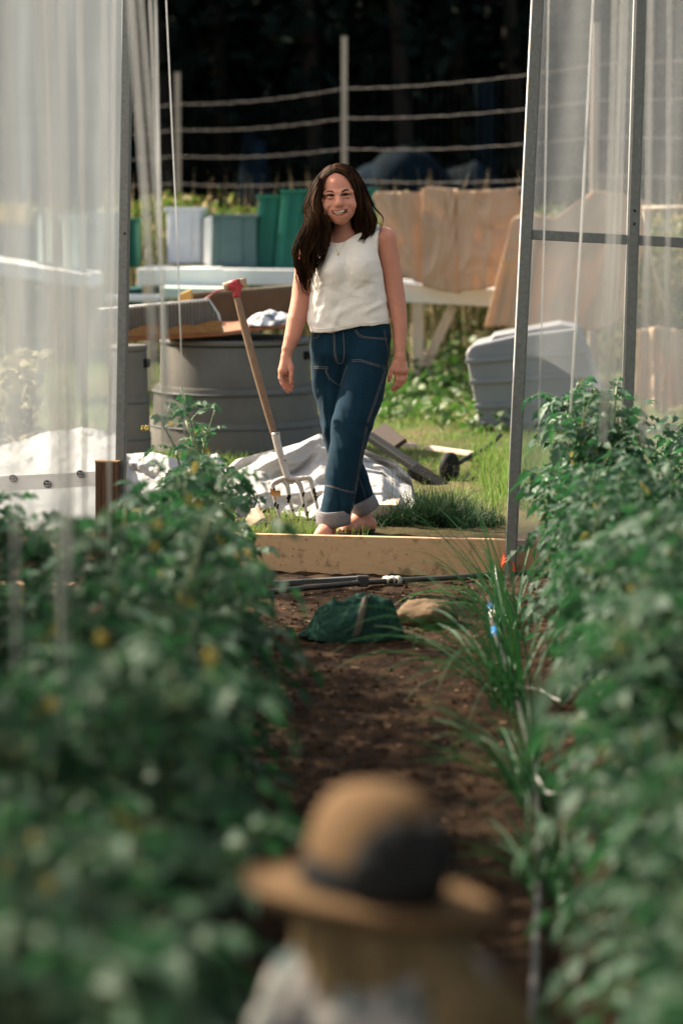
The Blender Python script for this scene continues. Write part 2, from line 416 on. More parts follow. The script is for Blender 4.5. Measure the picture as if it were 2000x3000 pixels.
F_roof = film_mat('roof_film', .40, .50)
M_tape = mat('white_tape', (.80,.78,.77), .5, .3)
M_ink = mat('dark_ink', (.05,.05,.055), .7, .2)
M_faint = mat('grey_ink', (.42,.41,.40), .7, .2)

# ================================================================== GROUND
A = G(734, 1673); B = G(1389, 1690); WD = (B-A).normalized(); WN = Vector((-WD.y, WD.x, 0)); WN = WN if WN.y > 0 else -WN
def WALL(px, py, off=0.0):
    d = ray(px, py); o = A+WN*off; t = (o-EYE).dot(WN)/d.dot(WN); return EYE+d*t
def wall_y(x): return A.y + (x-A.x)*WD.y/WD.x
def fbm(x, y, s, o=3): return noise.fractal(Vector((x*s, y*s, 1.7)), 1.0, 2.0, o)
def ground_z(x, y):
    t = min(1, max(0, (y-wall_y(max(-4, min(4, x)))-.02)/.06)); t = t*t*(3-2*t)
    zi = .012*fbm(x, y, 6)+.010*fbm(x, y, 17)
    if abs(x-.12) > .45: zi += .03*min(1, (abs(x-.12)-.45)/.2)
    zo = GZ + .02*fbm(x, y, 1.1)+.012*fbm(x, y, 5)
    return zi*(1-t)+zo*t
def axis(segs):
    out = []
    for a, b, st in segs: out += list(np.arange(a, b, st))
    return out+[segs[-1][1]]
gx = axis([(-150,-20,20),(-20,-4,1),(-4,-1.6,.12),(-1.6,2,.03),(2,4.5,.12),(4.5,20,1),(20,150,20)])
gy = axis([(-60,0,6),(0,2.4,.3),(2.4,10.5,.035),(10.5,11.4,.015),(11.4,16,.06),(16,30,.25),(30,60,3),(60,200,20)])
V = np.array([(x, y, ground_z(x, y)) for y in gy for x in gx]); nx = len(gx)
idx = np.arange(len(gx)*len(gy)).reshape(len(gy), nx)
Fq = np.stack([idx[:-1,:-1], idx[:-1,1:], idx[1:,1:], idx[1:,:-1]], -1).reshape(-1, 4)
def ground_mat():
    m = bpy.data.materials.new('earth'); m.use_nodes = True; n, l = m.node_tree.nodes, m.node_tree.links
    b = n['Principled BSDF']; b.inputs['Roughness'].default_value = .95; b.inputs['Specular IOR Level'].default_value = .1
    tc = n.new('ShaderNodeTexCoord')
    def nz(s, d=8, r=.65):
        t = n.new('ShaderNodeTexNoise'); t.inputs['Scale'].default_value = s; t.inputs['Detail'].default_value = d; t.inputs['Roughness'].default_value = r
        l.new(tc.outputs['Object'], t.inputs[0]); return t
    def ramp(src, stops):
        r = n.new('ShaderNodeValToRGB'); e = r.color_ramp.elements
        while len(e) < len(stops): e.new(.5)
        for q, (p, c) in zip(e, stops): q.position = p; q.color = (*c, 1)
        l.new(src.outputs[0], r.inputs[0]); return r
    s1 = ramp(nz(9), [(.30, (.007,.0038,.0022)), (.46, (.017,.0092,.005)), (.60, (.044,.0245,.013)), (.75, (.080,.047,.026))])
    s2 = ramp(nz(1.6), [(.35, (.05,.065,.022)), (.5, (.10,.10,.038)), (.62, (.14,.10,.06)), (.7, (.19,.13,.08))])
    sx = n.new('ShaderNodeSeparateXYZ'); l.new(tc.outputs['Object'], sx.inputs[0])
    k = n.new('ShaderNodeMath'); k.operation = 'MULTIPLY_ADD'; k.inputs[1].default_value = -WD.y/WD.x
    l.new(sx.outputs[0], k.inputs[0]); l.new(sx.outputs[1], k.inputs[2])
    mr = n.new('ShaderNodeMapRange'); y0 = A.y-A.x*WD.y/WD.x; mr.inputs[1].default_value = y0+.35; mr.inputs[2].default_value = y0+1.1
    l.new(k.outputs[0], mr.inputs[0])
    mx = n.new('ShaderNodeMix'); mx.data_type = 'RGBA'; l.new(mr.outputs[0], mx.inputs[0]); l.new(s1.outputs[0], mx.inputs[6]); l.new(s2.outputs[0], mx.inputs[7])
    l.new(mx.outputs[2], b.inputs['Base Color'])
    bp = n.new('ShaderNodeBump'); bp.inputs['Strength'].default_value = .7; bp.inputs['Distance'].default_value = .02
    l.new(nz(40).outputs[0], bp.inputs['Height']); l.new(bp.outputs[0], b.inputs['Normal'])
    return m
tag(raw_mesh('ground', V, Fq, ground_mat()), kind='structure')

# soil crumbs, chips (stuff)
def lumps(n, region, smin, smax, zoff=.0, flat=.6):
    base = np.array([(1,0,0),(-1,0,0),(0,1,0),(0,-1,0),(0,0,1),(0,0,-1)], float)
    fc = np.array([(0,2,4),(2,1,4),(1,3,4),(3,0,4),(2,0,5),(1,2,5),(3,1,5),(0,3,5)])
    V = []; F = []
    for i in range(n):
        x, y = region(); s = smin+(smax-smin)*random.random()**3
        p = base*(1+rng.normal(0, .25, (6, 1)))*np.array([s*random.uniform(.7,1.5), s*random.uniform(.7,1.3), s*flat])
        a = random.random()*6.28; c, q = math.cos(a), math.sin(a)
        p = np.stack([p[:,0]*c-p[:,1]*q, p[:,0]*q+p[:,1]*c, p[:,2]], 1)+np.array([x, y, ground_z(x, y)+zoff+s*.2])
        V.append(p); F.append(fc+6*i)
    return np.concatenate(V), np.concatenate(F)
def path_pt():
    y = 4.2+6.35*random.random()**.8; return random.uniform(-.75, 1.0), y
V, Fq = lumps(5200, path_pt, .003, .015); tag(raw_mesh('soil_crumbs', V, Fq, M_soilbit, smooth=False), kind='stuff', label='dark crumbs of loose soil on the path', cat='soil')
V, Fq = lumps(750, path_pt, .004, .013, .003, .25); tag(raw_mesh('wood_chips', V, Fq, M_chip, smooth=False), kind='stuff', label='pale wood chips scattered on the path', cat='wood chips')

# ================================================================== GRASS AND WEEDS OUTSIDE
def blades(pts, hmin, hmax, w, lean=.5, curl=.5, seg=3):
    n = len(pts); pts = np.asarray(pts, float); a = rng.uniform(0, 6.283, n); h = rng.uniform(hmin, hmax, n)
    ln = rng.uniform(.05, lean, n); V = np.zeros((n, 2*seg+1, 3)); sx, sy = -np.sin(a+1.57), np.cos(a+1.57); dx, dy = np.cos(a), np.sin(a)
    fa = rng.uniform(0, 6.283, n); wx, wy = np.cos(fa), np.sin(fa)
    for s in range(seg+1):
        t = s/seg; off = h*ln*t**(1+curl); z = h*t*(1-.35*ln*t); ww = w*(1-.65*t)*rng.uniform(.7, 1.2, n)
        c = np.stack([pts[:,0]+dx*off, pts[:,1]+dy*off, pts[:,2]+z], 1)
        if s < seg:
            V[:,2*s] = c-np.stack([wx*ww, wy*ww, 0*ww], 1)/2; V[:,2*s+1] = c+np.stack([wx*ww, wy*ww, 0*ww], 1)/2
        else: V[:,2*seg] = c
    q = []
    for s in range(seg-1): q += [(2*s, 2*s+1, 2*s+3), (2*s, 2*s+3, 2*s+2)]
    q.append((2*seg-2, 2*seg-1, 2*seg)); q = np.array(q)
    F = (q[None]+(2*seg+1)*np.arange(n)[:,None,None]).reshape(-1, 3)
    return V.reshape(-1, 3), F
def lawn_pts(n, xr, yr, dens=.0, sc=1.3):
    out = []
    while len(out) < n:
        x, y = random.uniform(*xr), random.uniform(*yr)
        if y < wall_y(x)+.55: continue
        if fbm(x, y, sc) > dens-.25+random.uniform(-.25, .25): out.append((x, y, ground_z(x, y)-.01))
    return out
V, Fq = blades(lawn_pts(34000, (-1.6, 3.2), (11.6, 17), .05), .025, .085, .007, 1.2)
V2, F2 = blades(lawn_pts(17000, (-4.5, 5), (16.5, 26)), .04, .13, .012, 1.1)
V3, F3 = blades([(p[0], p[1], p[2]) for p in lawn_pts(800, (.75, 1.35), (12.1, 14.2), -1)], .08, .34, .007, .45)
g0 = raw_mesh('grass', np.concatenate([V, V2, V3]), np.concatenate([Fq, F2+len(V), F3+len(V)+len(V2)]), M_grass, smooth=False)
tag(g0, 'sunlit uneven green grass outside the greenhouse door', 'grass', kind='stuff')
def leaf_cloud(n, fn, size, up=.3):
    """n small leaf-shaped faces at points fn() -> (N*6 verts, tris)"""
    lf = np.array([(0,0,0),(.30,.35,.06),(.26,.72,.05),(0,1,-.08),(-.26,.72,.05),(-.30,.35,.06)], float); tr = np.array([(0,1,5),(1,2,4),(1,4,5),(2,3,4)])
    V = np.zeros((n, 6, 3))
    for i in range(n):
        p = fn(); s = size*random.uniform(.6, 1.4)
        e = Matrix.Rotation(random.random()*6.283, 3, 'Z') @ Matrix.Rotation(random.gauss(-.3, .7), 3, 'X') @ Matrix.Rotation(random.gauss(0, .6), 3, 'Y')
        V[i] = lf*s @ np.array(e).T + np.array(p)
    F = (tr[None]+6*np.arange(n)[:,None,None]).reshape(-1, 3)
    return V.reshape(-1, 3), F
# broad-leaved weeds in the lawn
wp_ = []
for px, py, k, r, h in ((1190,1180,150,.25,.10),(1260,1130,200,.30,.16),(1330,1150,150,.3,.12),(1160,1230,120,.25,.10),(1320,1080,160,.35,.22),(1060,1080,90,.3,.15),(1250,1215,90,.3,.06),(1420,1260,120,.25,.12)):
    c = G(px, py, GZ); wp_ += [(c.x+random.gauss(0, r*.6), c.y+random.gauss(0, r), GZ+abs(random.gauss(0, h*.7))+.02) for _ in range(k)]
it = iter(wp_); V, Fq = leaf_cloud(len(wp_), lambda: next(it), .085)
tag(raw_mesh('lawn_weeds', V, Fq, mat('lawn_weed_leaf', (.045,.095,.026), .55, .3, var=(5,(.10,.14,.045),.2), transl=.25), smooth=False), 'low broad leaved weeds spread through the lawn', 'weeds', kind='stuff')
# weedy strip below the fence
def strip():
    x = random.uniform(-4.2, 5.5); y = random.uniform(23.0, 25.2)+(-.25*x); h = 1.35+.35*fbm(x, y, .8)
    return x, y, GZ+random.random()**.6*max(.3, h+.1)
V, Fq = leaf_cloud(30000, strip, .075)
tag(raw_mesh('weed_strip_foliage', V, Fq, M_weed, smooth=False), 'yellow green unmown weeds along the foot of the fence', 'weeds', kind='stuff')
pts = []
for _ in range(900):
    x = random.uniform(-4.2, 5.5); pts.append((x, random.uniform(22.8, 25)-.25*x, GZ))
V, Fq = blades(pts, 1.1, 2.05, .018, .22)
tag(raw_mesh('dry_stalks_grass', V, Fq, M_dry, smooth=False), 'tall dry stalks standing among the weeds by the fence', 'dry grass', kind='stuff')

def dryclump():
    x = random.uniform(-3.3, -1.85); return x, random.uniform(13.6, 15.2), GZ+random.random()**.8*(.6+.2*fbm(x, 2, 2))
V, Fq = leaf_cloud(2200, dryclump, .10)
tag(raw_mesh('bleached_weeds', V, Fq, mat('bleached_weed', (.24,.23,.11), .7, .2, var=(5,(.42,.34,.20),.15), transl=.3), smooth=False), 'tall bleached weeds seen through the left film', 'weeds', kind='stuff')
# ================================================================== WOODS AND HILL
def woods_pt():
    x = random.uniform(-24, 24); y = 36+random.random()**1.6*9; top = 7.5+2.2*fbm(x, 3.3, .25)
    return x+.5*fbm(y, x, .9), y+1.6*fbm(x, y, .35), .1+random.random()*top
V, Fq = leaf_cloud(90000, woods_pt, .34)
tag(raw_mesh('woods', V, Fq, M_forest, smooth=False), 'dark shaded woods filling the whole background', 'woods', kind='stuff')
mb = MB()
def hillf(u, v):
    x = -120+240*u; t = v; return Vector((x, 47+30*t, -.5+22*t**.8+2*fbm(x, t*20, .05)))
mb.grid(hillf, 60, 20); tag(mb.build('hill', mat('hill_ground', (.012,.016,.010), .95, .05), smooth=True), kind='structure')
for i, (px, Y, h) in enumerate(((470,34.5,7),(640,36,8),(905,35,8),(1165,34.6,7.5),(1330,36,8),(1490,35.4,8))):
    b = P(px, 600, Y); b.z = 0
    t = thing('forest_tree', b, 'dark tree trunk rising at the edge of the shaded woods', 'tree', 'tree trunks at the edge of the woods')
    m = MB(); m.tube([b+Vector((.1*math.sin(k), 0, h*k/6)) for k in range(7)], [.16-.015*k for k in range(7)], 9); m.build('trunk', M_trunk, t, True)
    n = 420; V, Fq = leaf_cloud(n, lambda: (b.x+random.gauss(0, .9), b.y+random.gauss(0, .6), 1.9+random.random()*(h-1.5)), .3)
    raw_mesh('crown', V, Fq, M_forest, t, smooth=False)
# blue things in the shade before the woods
def heap(px0, px1, pyt, pyb, Y, name, m, label, cat, dep=.9, seed=0):
    a, b = P(px0, pyt, Y), P(px1, pyt, Y); zt = a.z; zb = max(GZ*0, P(px0, pyb, Y).z); w = b.x-a.x
    def f(u, v):
        x = a.x+w*u; e = min(1, 4*u, 4*(1-u))**.5
        ang = math.pi*v; hh = zb+(zt-zb)*math.sin(ang)**.6*e*(.85+.25*fbm(x+seed, v, 1.3))
        return Vector((x, Y-dep*math.cos(ang)*.5+.05*fbm(x, v*3, 3), hh))
    q = MB(); q.grid(f, 40, 14); return tag(q.build(name, m, smooth=True), label, cat)
heap(860, 1560, 425, 740, 31.0, 'tarp_covered_pile', M_bluetarp, 'long low pile under a blue tarp in the shade before the woods', 'tarp pile', 1.2, 0)
heap(690, 800, 340, 740, 33.0, 'tarp_covered_pile', M_bluetarp, 'small tall pile under blue tarp between the two visible fence posts', 'tarp pile', .8, 5)
q = MB(); q.prism([P(1392,235,32), P(1450,235,32), P(1450,760,32), P(1392,760,32)], (0,.12,0))
q.build('blue_board', M_bluetarp); tag(bpy.data.objects['blue_board'], 'narrow upright blue grey board near the right edge of the doorway gap', 'board')

# ================================================================== FENCE
fposts = [(-270, 38.2, 300), (520, 30.0, 215), (1008, 26.0, 110), (1745, 21.6, 70), (2750, 17.4, 60)]
ft = thing('deer_fence', P(1008, 700, 26), 'tall wire fence with pale wooden posts before the dark woods', 'fence')
pb = []
for px, Y, pt in fposts:
    top = P(px, pt, Y); bx = Vector((top.x, Y, GZ-.05)); pb.append((bx, top.z))
    q = MB(); q.beam(bx, top, .062, .062); q.box(top+Vector((0,0,.004)), (.074,.074,.012)); q.build('post', M_post, ft)
wz = [(2.87), 2.56, 2.24, 1.91, 1.5]
for wi, z in enumerate(wz):
    q = MB(); pts = []
    for i in range(len(pb)-1):
        a, b = pb[i][0], pb[i+1][0]
        for k in range(26):
            t = k/26; p = a.lerp(b, t); sag = -.045*4*t*(1-t)
            pts.append(Vector((p.x, p.y-.04, z+sag+.003*math.sin(k*1.9+wi))))
    q.tube(pts, [.003+.0016*(i % 2) for i in range(len(pts))], 6); q.build('wire', M_wire, ft, True)
q = MB()
for i in range(len(pb)-1):
    a, b = pb[i][0], pb[i+1][0]; nn = int((b-a).length/.14)
    for k in range(nn):
        p = a.lerp(b, k/nn); q.tube([(p.x, p.y-.03, GZ), (p.x+random.uniform(-.01,.01), p.y-.03, 2.86)], .0015, 4)
q.build('netting', M_net, ft)

# ================================================================== TABLES, CRATES, BURLAP BEHIND
def slab_px(name, outline, Y, depth, m, label, cat, group=None, bev=.006):
    q = MB(); q.prism([P(x, y, Y) for x, y in outline], (0, depth, 0)); return tag(q.build(name, m, bevel=bev), label, cat, group)
# left white bench: two slabs on trestle legs
t = thing('white_bench', P(640, 1130, 20.5), 'long low white bench carrying the green and white crates left of the woman', 'bench')
for i, ol in enumerate(([(402,787),(648,785),(690,838),(402,838)], [(646,788),(862,790),(905,836),(690,836)])):
    q = MB(); q.prism([P(x, y, 20.2) for x, y in ol], (0, 1.0, 0)); q.build('top_board', M_white, t, bevel=.008)
for px in (430, 640, 860):
    for dy in (.1, .8):
        a = P(px, 838, 20.2+dy); q = MB(); q.beam((a.x, 20.2+dy, GZ), a, .07, .05); q.build('leg', M_palewood, t)
slab_px('mint_board', [(470,842),(690,846),(690,876),(475,874)], 19.7, .5, M_mint, 'pale mint green board lying below the white bench', 'board')
slab_px('white_plank', [(308,866),(463,868),(466,886),(308,880)], 19.0, .35, M_white, 'short white plank just right of the left greenhouse pole', 'plank')
slab_px('teal_tray', [(375,846),(478,838),(485,900),(372,900)], 20.9, .5, M_teal, 'dark teal tray under the bench behind the white plank', 'tray')
for o_, zt in ((bpy.data.objects['mint_board'], 846), (bpy.data.objects['white_plank'], 866)): pass
def crate(px0, px1, pyt, pyb, Y, dep, m, label, lean=0, nrib=5, name='crate', skew=0, rim=True, ribm=None):
    a, b = P(px0, pyb, Y), P(px1, pyb, Y); tz = P(px0, pyt, Y).z; h = tz-a.z; w = b.x-a.x
    c = Vector(((a.x+b.x)/2, Y, a.z)); t = thing(name, c, label, 'crate')
    q = MB(); x0, x1 = -w/2, w/2; sk = skew*w
    fr = [c+Vector((x0, 0, 0)), c+Vector((x1, 0, 0)), c+Vector((x1+sk, lean, h)), c+Vector((x0+sk, lean, h))]
    q.prism(fr, (0, dep, 0)); q.build('body', m, t, bevel=.012)
    q = MB()
    for k in range(nrib):
        u = (k+.5)/nrib; p0 = fr[0].lerp(fr[1], u); p1 = fr[3].lerp(fr[2], u)
        q.beam(p0+Vector((0,-.008,.03)), p1+Vector((0,-.008,-.03)), w/nrib*.42, .018)
    q.build('rib', ribm or m, t, bevel=.004)
    if rim:
        q = MB(); q.beam(fr[3]+Vector((-.012,-.012,-.014)), fr[2]+Vector((.012,-.012,-.014)), .03, .03, up=Vector((0,0,1)))
        q.beam(fr[2]+Vector((.012,-.012,-.014)), fr[2]+Vector((.012,dep+.012,-.014)), .03, .03, up=Vector((0,0,1)))
        q.beam(fr[3]+Vector((-.012,-.012,-.014)), fr[3]+Vector((-.012,dep+.012,-.014)), .03, .03, up=Vector((0,0,1)))
        q.build('rim', m, t, bevel=.004)
    return t
crate(490, 594, 608, 772, 20.9, .42, M_crateW, 'ribbed white crate standing on its end on the white bench', nrib=4)
crate(604, 752, 628, 788, 20.6, .40, M_crateT, 'grey teal crate with white edge beside the ribbed white crate', .02, 1)
q = MB(); q.prism([P(600,640,20.55), P(622,634,20.55), P(618,786,20.55), P(598,770,20.55)], (0,.03,0))
tag(q.build('plastic_sheet', M_white, bevel=.004), 'white plastic sheet leaning on the left edge of the grey teal crate', 'sheet')
crate(742, 838, 572, 786, 20.7, .38, M_crateG, 'dark green crate tilted left of its taller green neighbour', .03, 3, skew=.18)
crate(806, 905, 556, 790, 20.55, .38, M_crateG, 'taller dark green crate right behind the long hair of the woman', .03, 3, skew=.25)
crate(1010, 1100, 552, 790, 20.9, .38, M_crateG, 'dark green crate peeking out between the woman and the burlap', .03, 3)
crate(352, 402, 640, 784, 20.9, .4, M_crateG, 'narrow strip of dark green crate right of the left pole', 0, 2)
# seen through the left film
t = thing('white_bench', P(120, 1130, 19.2), 'sloping white bench seen through the left greenhouse film', 'bench')
q = MB(); q.prism([P(-160,742,19.0), P(265,806,19.0), P(265,846,19.0), P(-160,784,19.0)], (0,1.0,0)); q.build('top_board', M_white, t, bevel=.008)
for px, py in ((-100,790),(60,815),(235,842)):
    a = P(px, py, 19.2); q = MB(); q.beam((a.x,19.2,GZ), a, .08,.06); q.build('leg', M_palewood, t)
crate(108, 162, 618, 780, 19.5, .35, M_crateT, 'pale teal crate with bright rim seen through the left film', 0, 2, ribm=M_mint)
crate(186, 240, 632, 795, 19.3, .35, M_mint, 'pale mint crate standing right of another crate behind the left film', 0, 2)
crate(-60, 76, 598, 662, 20.2, .4, M_yellow, 'yellow box seen through the left film near the picture edge', 0, 1, name='yellow_box')
q = MB(); a_ = P(-60,662,20.2); b_ = P(76,662,20.2)
q.prism([P(-70,662,20.15), P(86,662,20.15), P(86,760,20.15), P(-70,760,20.15)], (0,.5,0)); tag(q.build('grey_box', M_tub, bevel=.01), 'plain grey box carrying the yellow box behind the left film', 'box')
q = MB(); q.prism([P(130,622,20.6), P(362,620,20.6), P(362,800,20.6), P(130,800,20.6)], (0,.3,0)); tag(q.build('pale_panel', M_crateT, bevel=.01), 'long pale panel standing behind the two crates seen through film', 'panel')

# right table with burlap
t = thing('work_table', P(1320, 1130, 20.6), 'white topped wooden work table with splayed V legs under the burlap', 'table')
q = MB(); q.prism([P(x, y, 20.3) for x, y in ((1120,822),(1240,835),(1330,848),(1470,845),(1640,850),(1640,905),(1470,901),(1185,886),(1120,880))], (0,1.1,0)); q.build('top_board', M_white, t, bevel=.006)
def leg_px(p0, p1, Y, w, m, par, d=.06):
    a, b = P(*p0, Y), P(*p1, Y); q = MB(); q.beam(a, b, w, d); return q.build('leg', m, par, bevel=.004)
leg_px((1222,884),(1228,1128),20.35,.085,M_palewood,t); leg_px((1326,896),(1238,1082),20.42,.085,M_palewood,t)
leg_px((1600,900),(1604,1128),20.35,.085,M_palewood,t); leg_px((1215,884),(1220,1095),21.2,.08,M_palewood,t)
def cloth_px(name, topc, hemc, Y, label, folds=9, depth=.06, back=.5, m=None, seed=0, nu=110, nv=44):
    """sheet hung from a top edge (px curve) to a hem (px curve), real folds; top runs back"""
    CRS = creases(int(seed*7)+3, 26)
    def cur(c, u):
        xs = [p[0] for p in c]; x0, x1 = xs[0], xs[-1]; x = x0+(x1-x0)*u
        return x, float(np.interp(x, xs, [p[1] for p in c]))
    def f(u, v):
        if v < .2:
            x, y = cur(topc, u); w = v/.2; p = P(x, y, Y); return p+Vector((0, back*(1-w), .05*math.sin(math.pi*w)*0-.03*(1-w)))
        w = (v-.2)/.8; a, b = cur(topc, u), cur(hemc, u); x = a[0]+(b[0]-a[0])*w; y = a[1]+(b[1]-a[1])*w
        ph = folds*u*6.283+1.2*fbm(u*1.5+seed, w*.5, 1.0)
        amp = depth*(.25+.9*w)*(.6+.8*fbm(u*2+seed, 4.4, 1.5))
        dy = amp*(math.sin(ph)+.4*math.sin(2.3*ph+1))+.014*fbm(u*3, w*2+seed, 1.2)+.022*CRS(u, w)
        return P(x, y, Y-abs(.10*w)+dy)
    q = MB(); q.grid(f, nu, nv); o = q.build(name, m or M_burlap, smooth=True)
    s = o.modifiers.new('thick', 'SOLIDIFY'); s.thickness = .006
    return tag(o, label, 'burlap')
cloth_px('burlap_sheet', [(1092,575),(1102,560),(1244,562)], [(1165,800),(1190,815),(1250,838)], 20.25, 'leftmost burlap piece hanging over the table right of the woman', 1.2, .012, .12, seed=1, nu=50)
cloth_px('burlap_sheet', [(1236,550),(1262,546),(1346,553)], [(1236,838),(1290,852),(1350,860)], 20.15, 'middle burlap piece rising higher than its neighbours on the table', 1.0, .012, .12, seed=4, nu=50)
cloth_px('burlap_sheet', [(1340,560),(1420,556),(1536,548)], [(1344,852),(1400,850),(1470,838),(1536,800)], 20.1, 'widest burlap piece on the table beside the right pole', 1.8, .020, .12, seed=9, nu=70)
cloth_px('burlap_sheet', [(1500,640),(1545,618),(1620,640),(1690,590),(1740,556),(1850,572),(1920,600)], [(1420,960),(1470,955),(1545,960),(1640,960),(1700,970),(1760,965),(1830,930)], 19.6,
         'big tan burlap heap seen through the right film panel', 3, .05, .15, seed=7)
cloth_px('burlap_sheet', [(1870,965),(1930,955),(2000,968),(2090,960)], [(1860,1150),(1930,1210),(2000,1180),(2100,1230)], 18.0,
         'ragged burlap hanging low behind the film at the right edge', 3, .06, .3, seed=3)
q = MB(); q.tube([P(1880,610,19.5), P(1990,608,19.4), P(2200,600,19.3)], .016, 8)
q.tube([P(1885,612,19.5), P(1905,760,19.5), P(1945,900,19.5)], .014, 8); tag(q.build('bent_hoop', M_palewood, smooth=True), 'thin pale bent hoop frame behind the film right of the burlap heap', 'hoop frame')
q = MB(); q.prism([P(1185+345,545,20.0), P(1552,552,20.0), P(1552,585,20.0), P(1520,568,20.0)], (0,.5,0)); tag(q.build('dark_board', M_darkpl), 'dark board end showing at the burlap top by the pole', 'board')
# ================================================================== GREY BIN (right)
t = thing('storage_bin', G(1560, 1262, GZ), 'large pale grey plastic bin with moulded bands lying tilted on the lawn', 'bin')
Yb = 16.4
fr = [(1362,1035),(1380,1012),(1500,985),(1690,962),(1714,1010),(1772,1180),(1762,1262),(1440,1262),(1404,1258)]
q = MB(); q.prism([P(x, y, Yb) for x, y in fr], (.08,.75,0)); q.build('body', M_bin, t, bevel=.025)
for k, (ya, yb_) in enumerate(((1060,1040),(1120,1108),(1192,1185),(1243,1238))):
    xa = 1362+(ya-1035)*.19; q = MB(); q.beam(P(xa-4, ya, Yb-.008), P(1702+(ya-1000)*.30, yb_-10, Yb-.008), .022, .03, up=Vector((0,0,1))); q.build('band', M_bin, t, bevel=.004)
q = MB(); q.prism([P(1430,1000,Yb+.1), P(1445,985,Yb+.1), P(1640,950,Yb+.1), P(1690,960,Yb+.1)], (.05,.6,0)); q.build('lid', M_bin, t, bevel=.01)

# ================================================================== GREY COMPOST BINS, TRAYS
def ringbin(px, pyb, wpx, Y, label, rings, H, mname=M_tub):
    c = P(px, 600, Y); c.z = GZ; t = thing('compost_bin', c, label, 'compost bin'); r = wpx*MPP(Y)/2
    prof = []; 
    for (za, zb, ra, rb) in rings:
        prof += [(r*ra, za*H), (r*rb, zb*H-.015), (r*rb*.992, zb*H)]
    prof.append((r*rings[-1][3]*.96, H+.008)); q = MB(); q.lathe(prof, c, 64); q.build('shell', mname, t, True)
    o = t.children[0]; o.data.polygons.foreach_set('use_smooth', [True]*len(o.data.polygons))
    e = o.modifiers.new('es', 'EDGE_SPLIT'); e.split_angle = R(40)
    q = MB(); q.lathe([(r*.84, H-.02), (r*.85, H+.012), (r*.93, H+.012), (r*.945, H+.03), (r*.92, H+.042), (r*.86, H+.045)], c, 64); q.build('lid', mname, t, True)
    for zz in (.28, .60):
        q = MB(); q.lathe([(r*(1.03 if zz > .5 else 1.085), zz*H-.030), (r*(1.034 if zz > .5 else 1.09), zz*H-.026), (r*(1.03 if zz > .5 else 1.083), zz*H-.020)], c, 64); q.build('groove_band', M_greybar, t, True)
    for a in (-.35, 2.8):
        q = MB(); q.box(c+Vector((math.cos(a)*r*.93, math.sin(a)*r*.93, H-.06)), (.05,.05,.05), Matrix.Rotation(a, 3, 'Z')); q.build('handle', M_darkpl, t, bevel=.01)
    return t
rings = [(0,.30,1.10,1.075),(.30,.62,1.02,1.0),(.62,1.0,.94,.915)]
ringbin(688, 1330, 470, 15.3, 'large round grey compost bin with stepped rings behind the garden fork', rings, .655)
ringbin(372, 1330, 118, 14.2, 'narrower grey compost bin standing left of the larger one', rings, .67)
# red brown board with sheets on top
t = thing('seed_tray', P(600, 985, 15.3), 'shallow red brown tray lying on top of the compost bins', 'tray')
q = MB(); q.prism([P(x, y, 14.85) for x, y in ((470,982),(655,972),(860,944),(862,956),(655,984),(470,996))], (.05,.95,.04)); q.prism([P(x, y, 14.86) for x, y in ((296,988),(471,982),(471,996),(296,1002))], (.0,.12,.0)); q.build('board', M_tray, t, bevel=.005)
def corr(name, pts, Y, dy, m, label, waves, dirt=None):
    tl, tr, br, bl = [P(x, y, Y) for x, y in pts]
    def f(u, v):
        p = bl.lerp(br, u).lerp(tl.lerp(tr, u), v); return p+Vector((0, .007*math.sin(u*waves*6.283)+dy*v, 0))
    q = MB(); q.grid(f, waves*6, 6); o = q.build(name, m, smooth=True); s = o.modifiers.new('t', 'SOLIDIFY'); s.thickness = .003
    return tag(o, label, 'plastic sheet')
def cut_corr():
    t = thing('corrugated_sheet', P(500, 985, 14.8), 'grey clear corrugated sheet with straw behind it standing on the red brown tray', 'plastic sheet')
    L, Rr = 290, 655
    def top(x): return float(np.interp(x, [290, 612, 622, 640, 655], [906, 877, 886, 920, 972]))
    def bot(x): return float(np.interp(x, [290, 655], [992, 974]))
    def f(u, v):
        x = L+(Rr-L)*u; p = P(x, bot(x)+(top(x)-bot(x))*v, 14.78); return p+Vector((0, .006*math.sin(x*.62), 0))
    q = MB(); q.grid(f, 260, 6); o = q.build('panel', M_clear, t, True); s = o.modifiers.new('t', 'SOLIDIFY'); s.thickness = .003
    q = MB(); q.tube([P(290,906,14.77), P(612,877,14.77), P(640,920,14.77), P(654,972,14.77)], .006, 6); q.build('edge', M_white, t, True)
    def g(u, v):
        x = 300+350*u; h = 10+34*max(0, .5+.5*fbm(x*.02, 1.1, 1.0))*math.sin(min(1, .25+u)*2.2)**.5
        p = P(x, bot(x)-2-h*v, 14.745); return p
    q = MB(); q.grid(g, 60, 4); q.build('straw', M_compost, t, True)
cut_corr()
corr('corrugated_sheet', [(552,858),(892,832),(892,962),(640,968)], 15.6, .03, M_olive, 'olive brown corrugated sheet standing at the back of the tray', 44)
def clothheap(u, v):
    x = 722+(880-722)*u; h = 52*math.sin(math.pi*min(1, max(0, u)))**.5*(.8+.25*fbm(u*2, v*2, 1.6))
    p = P(x, 950-h*math.sin(math.pi*v)**.7, 15.0); return p+Vector((0, -.16+.32*v+.02*fbm(u*5, v*5, 1), 0))
q = MB(); q.grid(clothheap, 46, 22); tag(q.build('crumpled_cloth', M_cloth, smooth=True), 'crumpled grey and white striped cloth on the tray beside the woman', 'cloth')
q = MB(); q.tube([P(560,905,14.9), P(640,850,14.95), P(700,838,15.0)], .006, 6); tag(q.build('red_cord', M_red, smooth=True), 'thin red cord crossing behind the corrugated sheets', 'cord')
q = MB(); q.prism([P(525,862,15.4), P(556,850,15.4), P(560,880,15.4), P(522,882,15.4)], (0,.2,0)); tag(q.build('yellow_scrap', M_yellow, bevel=.004), 'small yellow scrap at the left end of the olive sheet', 'scrap')

